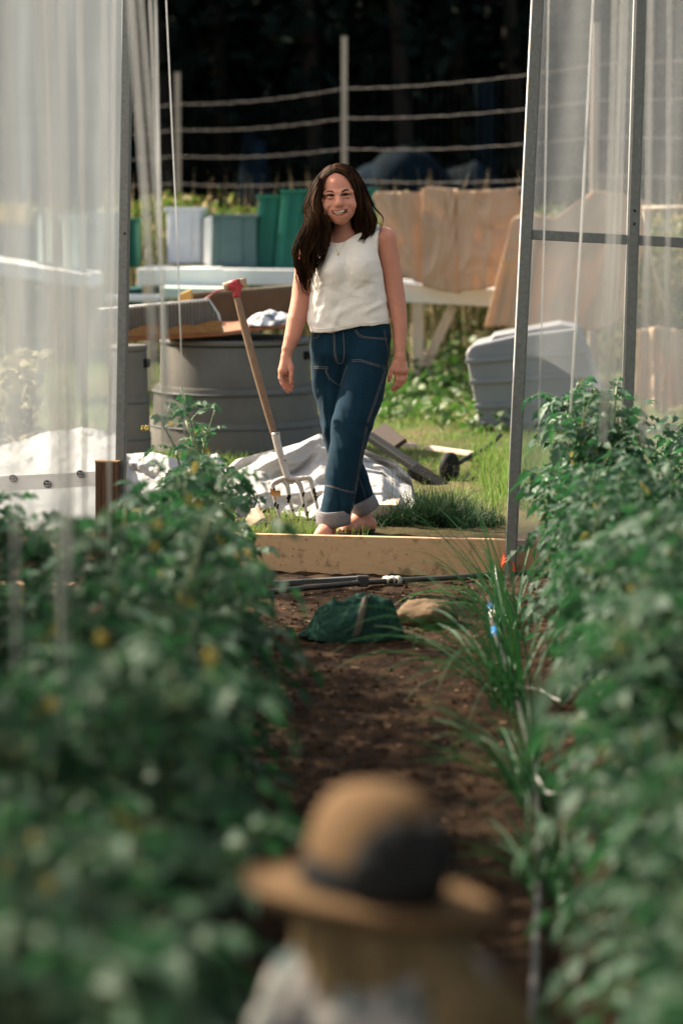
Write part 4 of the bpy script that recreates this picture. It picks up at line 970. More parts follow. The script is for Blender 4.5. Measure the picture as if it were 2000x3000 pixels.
# ================================================================== TOMATO PLANTS
LF = np.array([(0,0,0),(.10,.10,.03),(.27,.26,.05),(.15,.40,.03),(.22,.55,.03),(.09,.74,0),(0,1,-.12),(-.09,.74,0),(-.22,.55,.03),(-.15,.40,.03),(-.27,.26,.05),(-.10,.10,.03),(0,.30,-.01),(0,.58,-.02),(0,.80,-.05)], float)
LT = np.array([(0,1,12),(1,2,12),(2,3,12),(3,13,12),(3,4,13),(4,5,14),(4,14,13),(5,6,14),(6,7,14),(7,8,14),(8,13,14),(8,9,13),(9,12,13),(9,10,12),(10,11,12),(11,0,12)])
def tomato(seed, H, R_, nleaf, flowers):
    random.seed(seed); V = []; st = MB(); pet = []
    stems = []
    for s in range(4):
        a = random.random()*6.283; lean = random.uniform(.05,.22)
        c = catmull([Vector((0,0,0)), Vector((math.cos(a)*lean*.5, math.sin(a)*lean*.5, H*.35)), Vector((math.cos(a)*lean*.8+random.gauss(0,.03), math.sin(a)*lean*.9, H*.7)), Vector((math.cos(a)*lean+random.gauss(0,.05), math.sin(a)*lean+random.gauss(0,.05), H*random.uniform(.80,1.08)))], 6)
        st.tube(c, [.0085-.005*i/len(c) for i in range(len(c))], 6); stems.append(c)
    for i in range(nleaf):
        c = stems[i % 4]; t = random.random()**.65; p = c[min(len(c)-1, int(t*(len(c)-1)))]
        az = random.random()*6.283; L = random.uniform(.16,.30)*(1.1-.45*t)*R_/.32; el = random.uniform(-.1,1.0)+.3*t
        d = Vector((math.cos(az)*math.cos(el), math.sin(az)*math.cos(el), math.sin(el))); pts = [p.copy()]
        for k in range(6):
            pts.append(pts[-1]+d*(L/6)); d = (d+Vector((0,0,-.16-.12*k*random.random()))).normalized()
        st.tube(pts, [.0028,.0026,.0024,.0022,.002,.0016,.001], 4)
        spots = [(2,1),(2,-1),(3,1),(3,-1),(4.4,1),(4.4,-1),(6,0),(5.3,.6),(5.3,-.6)]
        for (k, sd_) in spots:
            k0 = int(k); q = pts[k0] if k0 >= 6 else pts[k0].lerp(pts[k0+1], k-k0)
            tan = (pts[min(6,k0+1)]-pts[max(0,k0-1)]).normalized(); side = tan.cross(Vector((0,0,1)))
            side = side.normalized() if side.length > .1 else Vector((1,0,0)); upv = side.cross(tan).normalized()
            yd = (tan*(1-abs(sd_)*.75)+side*sd_+Vector((0,0,-.35*random.random()))).normalized()
            s = (.058 if k0 >= 6 else .046)*random.uniform(.55,1.35)*R_/.32
            xd = yd.cross(upv); xd = xd.normalized() if xd.length > .05 else side; zd = xd.cross(yd)
            roll = random.gauss(0,.8); xd2 = xd*math.cos(roll)+zd*math.sin(roll); zd2 = zd*math.cos(roll)-xd*math.sin(roll)
            wv = LF.copy(); wv[:,2] += -.25*random.uniform(0,1)*wv[:,1]**2 + .35*random.uniform(-.2,1)*np.abs(wv[:,0])
            V.append(np.array(q)+s*(wv[:,0:1]*np.array(xd2)*1.15+wv[:,1:2]*np.array(yd)+wv[:,2:3]*np.array(zd2)))
    for i in range(flowers):
        c = stems[i % 4]; p = c[random.randint(len(c)*2//3, len(c)-1)]+Vector((random.gauss(0,.06), random.gauss(0,.06), random.gauss(.0,.03)))
        for j in range(2):
            f = p+Vector((random.gauss(0,.02), random.gauss(0,.02), random.gauss(0,.015)))
            fr_ = Matrix.Rotation(random.random()*6.28, 3, 'Z') @ Matrix.Rotation(random.uniform(.9,1.9), 3, 'X'); vs = [f]; fs_ = []
            for k in range(6):
                a = k*1.047; b0 = len(vs); vs += [f+fr_ @ Vector((.009*math.cos(a-.45), .009*math.sin(a-.45), .004)), f+fr_ @ Vector((.0145*math.cos(a), .0145*math.sin(a), -.004)), f+fr_ @ Vector((.009*math.cos(a+.45), .009*math.sin(a+.45), .004))]; fs_.append((0, b0, b0+1, b0+2))
            pet.append(MB().add(vs, fs_))
    n = len(V); F = (LT[None]+15*np.arange(n)[:,None,None]).reshape(-1,3)
    return np.concatenate(V), F, st, pet
protos = []
for i, (H, R_, nl, fl) in enumerate(((.84,.37,112,4),(.70,.36,108,4),(.90,.34,96,4),(.60,.37,112,3),(.80,.40,118,5),(.54,.36,104,3),(.92,.27,44,4))):
    V, Fq, st, pet = tomato(100+i, H, R_, nl, fl)
    t = thing('tomato_plant', (0,0,0), 'x', 'tomato plant')
    raw_mesh('foliage', V, Fq, M_leaf, t); st.build('stems', M_stem, t, True, fixn=False); [q.build('flower', M_petal, t, False, fixn=False) for q in pet]; protos.append(t)
used = [False]*len(protos)
def plant(i, x, y, rz, sc, label, group):
    z = ground_z(x, y)-.01
    if not used[i]:
        used[i] = True; o = protos[i]; o.location = (x,y,z); o.rotation_euler = (0,0,rz); o.scale = (sc,)*3; o['label'] = label
    else: o = dup(protos[i], (x,y,z), rz, sc, label)
    o['group'] = group; return o
random.seed(21)
rows = []
y = 2.7
while y < 9.9:
    rows.append((-.43-.025*max(0,y-4.5)+random.gauss(0,.06), y, 'L')); y += .34+random.uniform(0,.05)
y = 5.6
while y < 7.3: rows.append((-1.0+random.gauss(0,.06), y, 'L2')); y += .42
y = 2.8
while y < 9.9:
    rows.append((.80+.045*max(0,min(y-5,5))-.065*max(0,6.2-y)+random.gauss(0,.05), y, 'R')); y += .34+random.uniform(0,.05)
y = 6.6
while y < 10.0: rows.append((1.52+random.gauss(0,.06), y, 'R2')); y += .42
for k, (x, y, s) in enumerate(rows):
    i = k % 6; sc = random.uniform(.84, 1.06)*(.70 if s == 'L' and y > 8.3 else .86 if s == 'L' and y > 7.3 else 1)*(.78 if s == 'L2' else 1)*(.95 if s == 'R' and y > 7.5 else 1)
    if s == 'L' and y > 9.35: i, sc = 6, .97
    if s in ('R', 'R2') and y > 6.8 and i in (3, 5): i = (0, 2, 4)[k % 3]
    lab, grp = {'L': ('leafy tomato plant in the crowded row left of the path', 'tomato plants in the left row'), 'L2': ('tomato plant in the second row by the left film', 'tomato plants by the left film'),
                'R': ('leafy tomato plant in the crowded row right of the path', 'tomato plants in the right row'), 'R2': ('tomato plant in the outer row by the right film', 'tomato plants by the right film')}[s]
    plant(i, x, y, random.random()*6.28, sc, lab, grp)
yy = 2.4; k = 0
while yy < 7.6:
    plant(k % 6, -2.1+random.gauss(0,.08), yy, random.random()*6.28, 2.35, 'unseen tall tomato plant added to shade the left row', 'unseen tall tomato plants added for shade'); yy += .55; k += 1  # out of view, added to throw shade on the left row
# ================================================================== CHIVES
def chives(c, n, L0, L1, label, bias):
    t = thing('chive_clump', c, label, 'chives', 'chive clumps beside the drip hose'); V = []; F = []; o = 0
    for i in range(n):
        az = random.gauss(bias, .95); L = random.uniform(L0, L1); el = random.uniform(.55, 1.5); w = random.uniform(.005,.011)
        d = Vector((math.cos(az)*math.cos(el), math.sin(az)*math.cos(el), math.sin(el))); p = c+Vector((random.gauss(0,.03), random.gauss(0,.06), 0)); droop = random.uniform(.10,.38)
        side = d.cross(Vector((0,0,1))).normalized(); seg = 9
        for k in range(seg+1):
            u = k/seg; ww = w*(1-.85*u**2); V += [p-side*ww/2+Vector((0,0,ww*.3)), p+side*ww/2+Vector((0,0,ww*.3)), p-Vector((0,0,ww*.2))]
            p = p+d*(L/seg); d = (d+Vector((0,0,-droop*(.2+1.1*u)))).normalized()
        for k in range(seg):
            b = o+3*k; F += [(b,b+3,b+5,b+2),(b+2,b+5,b+4,b+1)]
        o += 3*(seg+1)
    raw_mesh('blades', [tuple(v) for v in V], F, M_chive, t)
chives(G(1478,1835), 48, .32, .64, 'far clump of long arching chive leaves near the blue hose fitting', 3.0)
chives(G(1505,2075), 78, .40, .78, 'middle clump of arching chive leaves leaning over the path', 3.1)
chives(G(1555,2350), 56, .28, .50, 'nearest clump of chive leaves beside the drip hose', 2.6)
chives(G(1600,2620), 45, .22, .36, 'low chive clump nearest the camera on the right', 1.5)
#@@PEOPLE@@
# ================================================================== THE WOMAN
random.seed(5)
YW = 11.20
def W(px, py, dy=0.0): return P(px, py, YW+dy)
U = MPP(YW)
def v3(v): return (v.x, v.y, v.z)
woman = thing('person', (W(1015,1570).x, YW, GZ), 'smiling person with long dark hair in white sleeveless top and rolled dark jeans walking in', 'person')
HC = W(992, 582, -.02); _rs, _rc = math.sin(R(3.5)), math.cos(R(3.5))
def H(x, y, z): return (HC.x+(x*_rc-z*_rs)*U, HC.y+y*U, HC.z+(x*_rs+z*_rc)*U)
hrot = Matrix.Rotation(R(-3.5), 3, 'Y')
def HR(*r): return tuple(k*U for k in r)
b = SDF(v3(W(798,1600,-.28)-Vector((0,0,.02))), v3(W(1212,466,.34)), .0032)
# torso, neck, limbs
b.cone(v3(W(928,722,.045)), v3(W(1106,700,.045)), 33*U, 32*U, .02)
for py, hw in ((760,80),(800,82),(850,82),(900,84),(950,92)): b.cone(v3(W(1018-hw+50,py,.035)), v3(W(1018+hw-50,py,.035)), 50*U, 50*U, .03, flat=.9)
b.cone(v3(W(978,1010,.03)), v3(W(1076,1010,.03)), 50*U, 50*U, .04)
b.cone(v3(W(1002,650,.035)), v3(W(1004,715,.05)), 26*U, 34*U, .02); b.cone(v3(W(1006,690,.06)), v3(W(1100,690,.06)), 20*U, 22*U, .03); b.cone(v3(W(990,690,.06)), v3(W(925,712,.06)), 20*U, 24*U, .03)
b.chain([v3(W(x,y,d)) for x,y,d in ((1074,1030,.0),(1030,1240,-.06),(1000,1400,-.10),(960,1535,-.12))], [48*U,38*U,30*U,22*U], .02)
b.chain([v3(W(x,y,d)) for x,y,d in ((966,1030,.04),(985,1240,.06),(1030,1400,.09),(1058,1515,.11))], [48*U,38*U,30*U,22*U], .02)
def arm(pts, k=.02): b.chain([v3(W(x,y,d)) for x,y,d,r in pts], [(r-1.2)*U for *_, r in pts], k)
arm([(1128,698,.045,33),(1140,760,.05,31),(1149,810,.05,30),(1157,868,.045,29.5),(1166,915,.03,26.5),(1171,965,.015,22.5),(1171,1010,.0,19),(1171,1044,-.01,16.5)])
arm([(908,728,.045,33),(895,790,.055,32.5),(887,850,.05,32),(881,890,.035,31),(868,938,.01,28.5),(855,990,-.015,24),(843,1022,-.03,18.5),(838.5,1044,-.035,15.5)])
# feet
def foot(an, d0, d1):
    an = Vector(an); h_ = Vector((an.x+d0[0], an.y+d0[1], GZ+.032)); bl = Vector((an.x+d1[0]*.7, an.y+d1[1]*.7, GZ+.030)); te = Vector((an.x+d1[0], an.y+d1[1], GZ+.020))
    b.cone(v3(an), v3(h_), 22*U, .031, .02); b.cone(v3(an), v3(bl), 21*U, .030, .025); b.cone(v3(h_), v3(bl), .031, .036, .02)
    sd_ = Vector((d1[1], -d1[0], 0)).normalized()
    for i in range(5):
        o_ = sd_*(.030-.0145*i); L = 1.0-.07*i; q = bl+o_*1.0; e = Vector((an.x+d1[0]*L, an.y+d1[1]*L, GZ+.016))+o_
        b.cone(v3(q), v3(e), .012, .0105-.0008*i, .004)
    return h_, te
fa = foot(W(959,1533,-.12), (.004,.035), (-.03,-.13)); fb = foot(W(1060,1512,.11), (.035,.02), (-.085,-.12))
# hands
b.cone(v3(W(838,1046,-.036)), v3(W(831,1084,-.045)), 14*U, 16.5*U, .012); b.cone(v3(W(838,1060,-.035)), v3(W(838,1088,-.020)), 13*U, 13*U, .012)
def finger(pts, k=.004): b.chain([v3(W(x,y,d)) for x,y,d,r in pts], [r*U for *_, r in pts], k)
finger([(823,1088,-.052,8),(822,1107,-.056,7),(828,1124,-.056,6.4),(836,1138,-.052,5.8),(844,1148,-.046,4.8)])
finger([(832,1094,-.036,7.6),(833,1112,-.034,6.8),(841,1128,-.030,6.2),(853,1143,-.026,4.8)])
finger([(838,1094,-.018,7.2),(843,1111,-.016,6.4),(849,1123,-.012,5.8),(857,1133,-.010,4.6)])
finger([(842,1090,-.004,6.2),(848,1104,-.002,5.6),(853,1113,.000,5),(859,1119,.001,4.2)])
finger([(846,1058,-.05,9),(853,1077,-.060,8),(853.5,1098,-.064,6.8),(852,1121,-.064,5.2)], .01)
b.cone(v3(W(1171,1046,-.01)), v3(W(1164,1084,-.02)), 15.5*U, 14*U, .012); b.cone(v3(W(1172,1050,-.005)), v3(W(1183,1084,-.012)), 14*U, 13*U, .012); b.cone(v3(W(1164,1086,-.02)), v3(W(1183,1086,-.012)), 13*U, 12*U, .01)
finger([(1160,1092,-.022,8.2),(1163,1112,-.026,7.2),(1159,1128,-.024,6.4),(1149,1142,-.018,5)])
finger([(1169,1096,-.018,8),(1172,1114,-.022,7),(1167,1130,-.018,6.2),(1155,1143,-.012,5)])
finger([(1178,1095,-.012,7.6),(1180,1112,-.016,6.6),(1175,1127,-.010,5.8),(1165,1137,-.004,4.8)])
finger([(1186,1090,-.006,6.6),(1187,1105,-.010,5.6),(1183,1117,-.006,5),(1177,1126,.0,4.2)])
finger([(1156,1064,-.022,9.5),(1147,1084,-.034,8),(1142,1100,-.036,7),(1140,1114,-.034,5.6)], .01)
# head
b.ell(H(0,20,28), HR(55,72,66), .01, rot=hrot); b.ell(H(0,-8,-14), HR(48,50,52), .02, rot=hrot); b.ell(H(-1,-22,-42), HR(30,34,29), .03, rot=hrot)
b.ell(H(2,-38,-60), HR(17,16,12.5), .02, rot=hrot)
for s in (-1, 1):
    b.ell(H(24*s-1.5,2,-36), HR(13,22,16), .03, rot=hrot)
    b.ell(H(29*s,-42,-20), HR(20,17,18), .026, rot=hrot)
    b.cone(H(10*s,-54,18), H(38*s,-42,17), 6*U, 6*U, .016)
    b.ell(H(23*s,-65,6), HR(14,7,6), .012, 'sub', rot=hrot)
    b.ell(H(22*s,-54,4.5), HR(11,7,5.5), .004, rot=hrot)
    pass
    b.cone(H(11*s,-58,-17), H(9.5*s,-64,-17), 6.2*U, 5*U, .008)
    b.ell(H(53*s,10,-6), HR(7,14,19), .008, rot=hrot)
b.cone(H(0,-53,12), H(0,-67,-12), 7*U, 9*U, .016); b.ell(H(0,-70,-15), HR(10,7,7.5), .009, rot=hrot)
for s in (-1, 1): pass
# muzzle, smile
b.ell(H(2,-45,-40), HR(30,17,20), .02, rot=hrot)
mc = [(-24,-50,-37,1.2),(-14,-58,-42,4.6),(2,-62,-45,6.4),(17,-58,-41.5,4.8),(28,-50,-35,1.2)]
for i in range(4):
    p, q = mc[i], mc[i+1]; b.cone(H(*p[:3]), H(*q[:3]), p[3]*U, q[3]*U, .003, 'sub')
for s, o_ in ((-1,-1),(1,2)):
    nl = [(15*s+o_*.3,-66,-15),(28*s+o_,-60,-27),(33*s+o_,-53,-39)]
    for i in range(2): b.cone(H(*nl[i]), H(*nl[i+1]), 1.3*U, 1.3*U, .012, 'sub')
V, Q = b.mesh(); V = relax(V, Q, 1, .4); del b
body = raw_mesh('body', V, Q, M_skin, woman)
def bvh_of(V, Q): return BVHTree.FromPolygons([tuple(v) for v in V], [tuple(q) for q in Q])
BB = bvh_of(V, Q)
def hit(bv, px, py, default=None):
    d = ray(px, py).normalized(); h = bv.ray_cast(EYE, d, 60)
    return (h[0], d) if h[0] is not None else (default, d)
def decal(name, outline, m, bv, off=.0012, puff=0, parent=woman, n=7):
    """small raised patch following the surface under a px outline"""
    cx = sum(p[0] for p in outline)/len(outline); cy = sum(p[1] for p in outline)/len(outline); k = len(outline); vs = []
    for r in range(n, 0, -1):
        t = r/n
        for (x, y) in outline:
            h, d = hit(bv, cx+(x-cx)*t, cy+(y-cy)*t); 
            if h is None: h = P(cx, cy, YW)
            vs.append(h-d*(off+puff*math.sqrt(max(0, 1-t*t))))
    h, d = hit(bv, cx, cy); vs.append(h-d*(off+puff)); fs = []
    for r in range(n-1):
        fs += [(r*k+i, r*k+(i+1) % k, (r+1)*k+(i+1) % k, (r+1)*k+i) for i in range(k)]
    fs += [((n-1)*k+i, (n-1)*k+(i+1) % k, n*k) for i in range(k)]
    q = MB(); q.add(vs, fs); return q.build(name, m, parent, True)
Z8 = lambda pts: [(900+x/8.711, 520+y/8.711) for x, y in pts]
def sm(pts, n=3): return [(v.x, v.y) for v in catmull([Vector((x, y, 0)) for x, y in pts]+[Vector((*pts[0], 0))], n)][:-1]
eL = sm(Z8([(478,470),(520,452),(580,440),(640,446),(690,470),(640,486),(580,490),(520,484)])); eR = sm(Z8([(846,458),(890,438),(960,420),(1030,424),(1088,442),(1040,460),(960,476),(890,474)]))
for e, ic in ((eL, (606,463)), (eR, (975,445))):
    o = decal('eye', e, M_eyew, BB, .0010, .0015)
    c = Z8([ic])[0]; decal('iris', [(c[0]+6.6*math.cos(a), c[1]+2.6*math.sin(a)) for a in np.linspace(0, 6.283, 12, endpoint=False)], M_iris, BB, .0024, .001, o, 3)
def surf_line(name, pts, r, m, bv, parent, off=.0006, smooth_n=5, dens=None):
    pts = catmull([Vector((x, y, 0)) for x, y in pts], smooth_n); ws = []; last = None
    for p in pts:
        h, d = hit(bv, p.x, p.y, None)
        if h is None:
            if last is None: continue
            h = P(p.x, p.y, last)
        last = h.y; ws.append(h-d*off)
    if len(ws) < 2: return None
    q = MB(); q.tube(ws, r, 6); return q.build(name, m, parent, True)
surf_line('eyelashes', Z8([(470,468),(520,444),(580,428),(640,434),(694,470)]), [.0019]*21, M_iris, BB, woman, .0022); surf_line('eyelashes', Z8([(842,460),(890,428),(960,404),(1030,412),(1094,440)]), [.0019]*21, M_iris, BB, woman, .0022)
M_brow = mat('brow_hair', (.045,.022,.014), .7, .2)
decal('eyebrow', sm(Z8([(438,388),(510,340),(590,324),(664,350),(662,392),(590,370),(520,376)])), M_brow, BB, .0008, .0006); decal('eyebrow', sm(Z8([(860,362),(930,314),(1000,290),(1080,326),(1010,336),(940,358),(874,392)])), M_brow, BB, .0008, .0006)
mo = sm(Z8([(583,832),(640,842),(770,862),(880,832),(960,812),(1048,800),(1005,868),(940,918),(860,950),(780,956),(700,930),(640,888)]))
decal('mouth', mo, mat('mouth_inside', (.05,.012,.012), .5, .3), BB, .0005, 0, woman, 6)
teeth = decal('teeth', sm(Z8([(664,858),(710,864),(770,869),(850,848),(915,832),(950,828),(930,872),(885,912),(835,934),(780,938),(728,922),(690,894)])), M_teeth, BB, .0050, .0018)
decal('upper_lip', sm(Z8([(578,826),(650,828),(720,832),(775,842),(840,822),(900,808),(970,796),(1050,794),(960,818),(870,838),(770,866),(690,858),(630,846)])), M_lips, BB, .0008, .0012)
decal('lower_lip', sm(Z8([(628,880),(700,934),(780,958),(860,952),(940,918),(1010,856),(985,912),(930,962),(860,992),(780,996),(705,972),(655,930)])), M_lips, BB, .0008, .0016)
# ---------------- shirt
s = SDF(v3(W(880,990,-.2)), v3(W(1160,640,.25)), .0042)
for py in range(745, 981, 9):
    hw = float(np.interp(py, [745,800,865,945,985], [94,104,110,119,121])); rr = float(np.interp(py, [745,800,870,985],[62,72,70,72])); c = 1018
    s.cone(v3(W(c-hw+rr,py,.032)), v3(W(c+hw-rr,py,.032)), (rr-2)*U, (rr-2)*U, .015, flat=.95)
s.cone(v3(W(935,718,.04)), v3(W(1098,698,.04)), 40*U, 38*U, .03)
for x, y in ((982,792),(1052,788)): s.ell(v3(W(x,y,-.045)), (38*U,34*U,42*U), .035)
s.cone(v3(W(1010,690,.06)), v3(W(1103,686,.055)), 26*U, 24*U, .02); s.cone(v3(W(985,705,.06)), v3(W(930,712,.055)), 26*U, 24*U, .02)
nx_, ny_, nz_ = s.shape; gx_ = s.lo[0]+s.h*np.arange(nx_)[:,None,None]; gy_ = s.lo[1]+s.h*np.arange(ny_)[None,:,None]; gz_ = s.lo[2]+s.h*np.arange(nz_)[None,None,:]
fw = gy_*CP-(gz_-CAMZ)*SP; PX = 1000+FPX*gx_/fw; PY = 1500-FPX*(gy_*SP+(gz_-CAMZ)*CP)/fw
def cut(F, d): return np.maximum(F, d.astype(np.float32))
PXb, PYb = np.broadcast_to(PX, s.shape), np.broadcast_to(PY, s.shape)
s.F = cut(s.F, (np.interp(PXb, [880,930,957,975,990,1008,1025,1060,1085,1112,1200], [640,690,706,711,712,708,698,679,668,655,640])-PYb)*U)
s.F = cut(s.F, (PXb-np.interp(PYb, [640,700,740,765,800,865,1000], [1114,1107,1106,1112,1122,1131,1147]))*U); s.F = cut(s.F, (np.interp(PYb, [640,700,760,810,1000],[918,922,922,908,878])-PXb)*U)
s.F = cut(s.F, (PYb-np.interp(PXb, [885,903,915,940,965,1000,1040,1080,1120,1145],[930,946,970,975,971,967,958,956,951,948]))*U)
V, Q = s.mesh(); V = relax(V, Q, 1, .4); N = vnormals(V, Q); del s
z0, z1 = W(1018,970).z, W(1018,700).z; SCR = creases(77, 60); sx0 = W(900,900).x
for i in range(len(V)):
    x, y, z = V[i]; t = (z-z0)/(z1-z0); lowk = max(0, 1-t*1.25)
    a = noise.ridged_multi_fractal(Vector((x*9+z*4, y*3, z*19-x*7)), 1, 2.1, 3, 1, 2)-1.0
    f = .0016*a*(.3+.9*lowk)+.004*noise.noise(Vector((x*7+2, y*5, z*13)))*(.3+lowk)+.0022*lowk*math.sin(x*55+3*math.sin(z*40))+.0042*SCR((x-sx0)/.38, t)*(.45+.8*lowk)
    if t < .05: f += .005*(1-t/.05)
    V[i] += N[i]*f
shirt = raw_mesh('shirt', V, Q, M_shirt, woman); SB = bvh_of(V, Q)
# seams and hem of the shirt
surf_line('neckline_seam', [(950,706),(975,714),(992,715),(1010,711),(1028,701),(1062,682),(1088,671)], .0016, M_shirt, SB, shirt, .0003)
surf_line('armhole_seam', [(1104,690),(1103,740),(1109,768),(1119,802)], .0016, M_shirt, SB, shirt, .0003)
surf_line('hem_seam', [(905,940),(918,962),(965,962),(1000,958),(1040,949),(1080,947),(1130,941)], .0022, M_shirt, SB, shirt, .0002)
# ---------------- jeans
j = SDF(v3(W(890,1560,-.32)), v3(W(1165,930,.36)), .0045)
j.cone(v3(W(972,962,.03)), v3(W(1086,962,.03)), 56*U, 56*U, .03, flat=1.0)
for py, xa, xb in ((985,972,1085),(1010,968,1082),(1035,966,1082)): j.cone(v3(W(xa,py,.03)), v3(W(xb,py,.025)), 57*U, 57*U, .03)
LA = [(1075,1030,.01,64),(1073,1075,.0,65),(1058,1150,-.03,64.5),(1036,1237,-.06,62),(1015,1320,-.085,55),(999,1400,-.10,51),(987,1470,-.115,47),(980,1500,-.118,44),(977,1512,-.12,36)]
LBk = [(968,1030,.03,56),(966,1075,.035,55),(966,1145,.045,52),(980,1237,.06,52),(1003,1322,.08,50),(1027,1390,.095,47.5),(1047,1440,.105,44),(1056,1466,.108,39),(1061,1478,.11,31)]
for L in (LA, LBk): j.chain([v3(W(x,y,d)) for x,y,d,r in L], [r*U for *_, r in L], .012)
JCR = creases(19, 70); jx0 = W(900,1200).x
V, Q = j.mesh(); V = relax(V, Q, 2, .45); N = vnormals(V, Q); del j
for i in range(len(V)):
    x, y, z = V[i]
    a = noise.ridged_multi_fractal(Vector((x*6+1, y*4, z*9+x*8)), 1, 2, 3, 1, 2)-1.0
    kz = .6+.7*math.exp(-((z-.62)/.12)**2)+.5*math.exp(-((z-.95)/.08)**2)+.6*math.exp(-((z-.30)/.10)**2)
    f = .0016*a*kz+.0032*noise.noise(Vector((x*6, y*6, z*4)))+.0009*kz*math.sin(z*70+x*45)+.0055*JCR((x-jx0)/.42, (z-.12)/.95)*kz-.0025
    V[i] += N[i]*f
jeans = raw_mesh('jeans', V, Q, M_denim, woman); JB = bvh_of(V, Q)
Z5 = lambda pts: [(780+x/3.267, 900+y/3.267) for x, y in pts]
for pts in ([(640,240),(648,420),(662,508),(690,538),(732,522),(745,430),(735,240)], [(652,240),(660,420),(674,500),(690,524)], [(845,215),(872,262),(920,290),(1040,302),(1155,312)], [(858,215),(884,254),(930,278),(1040,290),(1155,298)],
            [(450,296),(490,290),(500,250)], [(1128,215),(1145,330),(1165,430),(1148,600),(1055,880),(968,1150),(908,1480),(858,1780),(806,1960)], [(1135,600),(1040,880),(952,1150),(893,1480),(846,1770)],
            [(820,505),(900,503),(1000,533),(1145,573)], [(820,520),(900,518),(1000,548),(1142,590)], [(775,560),(752,620),(702,760)], [(428,568),(580,574),(575,612),(620,692),(690,746)], [(430,584),(566,588),(564,616),(608,700)],
            [(535,1698),(620,1712),(740,1748),(852,1772)], [(535,1708),(620,1722),(740,1758),(850,1784)], [(583,1380),(578,1500),(550,1600),(540,1690)], [(596,1400),(590,1500),(566,1580),(552,1690)], [(890,1640),(928,1750),(942,1830)]):
    surf_line('stitching', Z5(pts), .0009, M_stitch, JB, jeans, .0004)
def cuff(c, r, h, rx, ry, seed):
    rot = Matrix.Rotation(ry, 3, 'Y') @ Matrix.Rotation(rx, 3, 'X'); q = MB(); prof = [(r-.012,-h/2),(r-.003,-h/2-.003),(r+.004,-h/2),(r+.0055,-h*.2),(r+.005,h*.2),(r+.0035,h/2),(r-.001,h/2+.004),(r-.012,h/2)]
    q.lathe(prof, c, 48, rot=rot, wob=.03, sc=(1,1.02)); return q
q = cuff(W(975,1515,-.12), 47.5*U, 42*U, R(4), R(-3), 1); q.build('cuff', M_cuff, woman, True)
q = cuff(W(1064,1481,.11), 40*U, 38*U, R(6), R(-26) if False else R(26)*-1, 2); q.build('cuff', M_cuff, woman, True)
for (h_, te) in (fa, fb):
    c = (h_+te)/2; d = (te-h_); q = MB(); n = 20; L = d.length/2+.035; ang = math.atan2(d.y, d.x); top = []
    for i in range(n): a = 6.283*i/n; top.append((c.x+math.cos(ang)*L*math.cos(a)-math.sin(ang)*.043*math.sin(a), c.y+math.sin(ang)*L*math.cos(a)+math.cos(ang)*.043*math.sin(a), GZ+.012))
    q.prism(top, (0,0,-.014)); q.build('sandal', M_sole, woman)
# ---------------- hair
hs = SDF(v3(W(860,905,-.2)), v3(W(1130,468,.24)), .005)
hs.ell(H(0,24,30), HR(61,76,71), .01, rot=hrot); hs.ell(v3(W(1000,650,.085)), (74*U,.055,95*U), .03)
hs.chain([v3(W(x,y,d)) for x,y,d in ((934,530,-.055),(930,585,-.085),(923,640,-.085),(908,705,-.055),(898,760,-.05),(892,815,-.055),(894,850,-.05))], [13*U,16*U,24*U,25*U,19*U,10*U,3*U], .03, 1.0)
hs.chain([v3(W(x,y,d)) for x,y,d in ((1043,555,.0),(1064,610,.005),(1077,655,.0),(1070,690,-.02),(1050,705,-.035))], [19*U,26*U,20*U,10*U,3*U], .03, .8)
hs.cone(v3(W(950,630,.0)), v3(W(944,725,-.01)), 17*U, 17*U, .02); hs.cone(v3(W(938,590,.035)), v3(W(926,705,.04)), 25*U, 27*U, .03); hs.cone(v3(W(926,705,.04)), v3(W(915,760,.01)), 27*U, 16*U, .02); hs.cone(v3(W(947,640,-.075)), v3(W(940,725,-.075)), 18*U, 18*U, .03); hs.cone(v3(W(1046,640,.02)), v3(W(1052,690,.02)), 14*U, 10*U, .02)
nx_, ny_, nz_ = hs.shape; gx_ = hs.lo[0]+hs.h*np.arange(nx_)[:,None,None]; gy_ = hs.lo[1]+hs.h*np.arange(ny_)[None,:,None]; gz_ = hs.lo[2]+hs.h*np.arange(nz_)[None,None,:]
fw = gy_*CP-(gz_-CAMZ)*SP; PX = 1000+FPX*gx_/fw; PY = 1500-FPX*(gy_*SP+(gz_-CAMZ)*CP)/fw
CX = 991-.10*(589-PY)
el = 1-np.sqrt(((PX-CX)/np.where(PX < CX, 50, 51))**2+((PY-589)/84)**2)+0*gy_
front = np.broadcast_to(gy_ < HC.y+.02, hs.shape); hs.F = np.where(front, np.maximum(hs.F, (el*50*U).astype(np.float32)), hs.F)
nk = np.minimum(np.minimum((PX-968), (1034-PX)), np.minimum(PY-640, 800-PY))+0*gy_; hs.F = np.where(np.broadcast_to(gy_ < YW+.02, hs.shape), np.maximum(hs.F, (nk*U).astype(np.float32)), hs.F)
V, Q = hs.mesh(); V = relax(V, Q, 2, .5); del hs
hair = raw_mesh('hair', V, Q, M_hair, woman); HB = bvh_of(V, Q)
oL = [(984,475),(951,496),(924,528),(902,568),(889,611),(893,650),(880,694),(868,731),(867,765),(873,807),(882,847),(893,890)]
iL = [(980,504),(954,522),(944,552),(941,590),(946,622),(966,652),(966,682),(957,708),(944,738),(930,780),(917,825),(905,872)]
oR = [(986,475),(1014,479),(1044,500),(1066,538),(1087,587),(1107,618),(1117,642),(1110,664),(1098,690),(1086,722)]
iR = [(980,504),(1012,517),(1034,548),(1043,582),(1042,615),(1036,642),(1030,670),(1027,695),(1026,712),(1028,733)]
def res(c, n): 
    p = catmull([Vector((x,y,0)) for x,y in c], 8); return [p[min(len(p)-1, int(round(i*(len(p)-1)/(n-1))))] for i in range(n)]
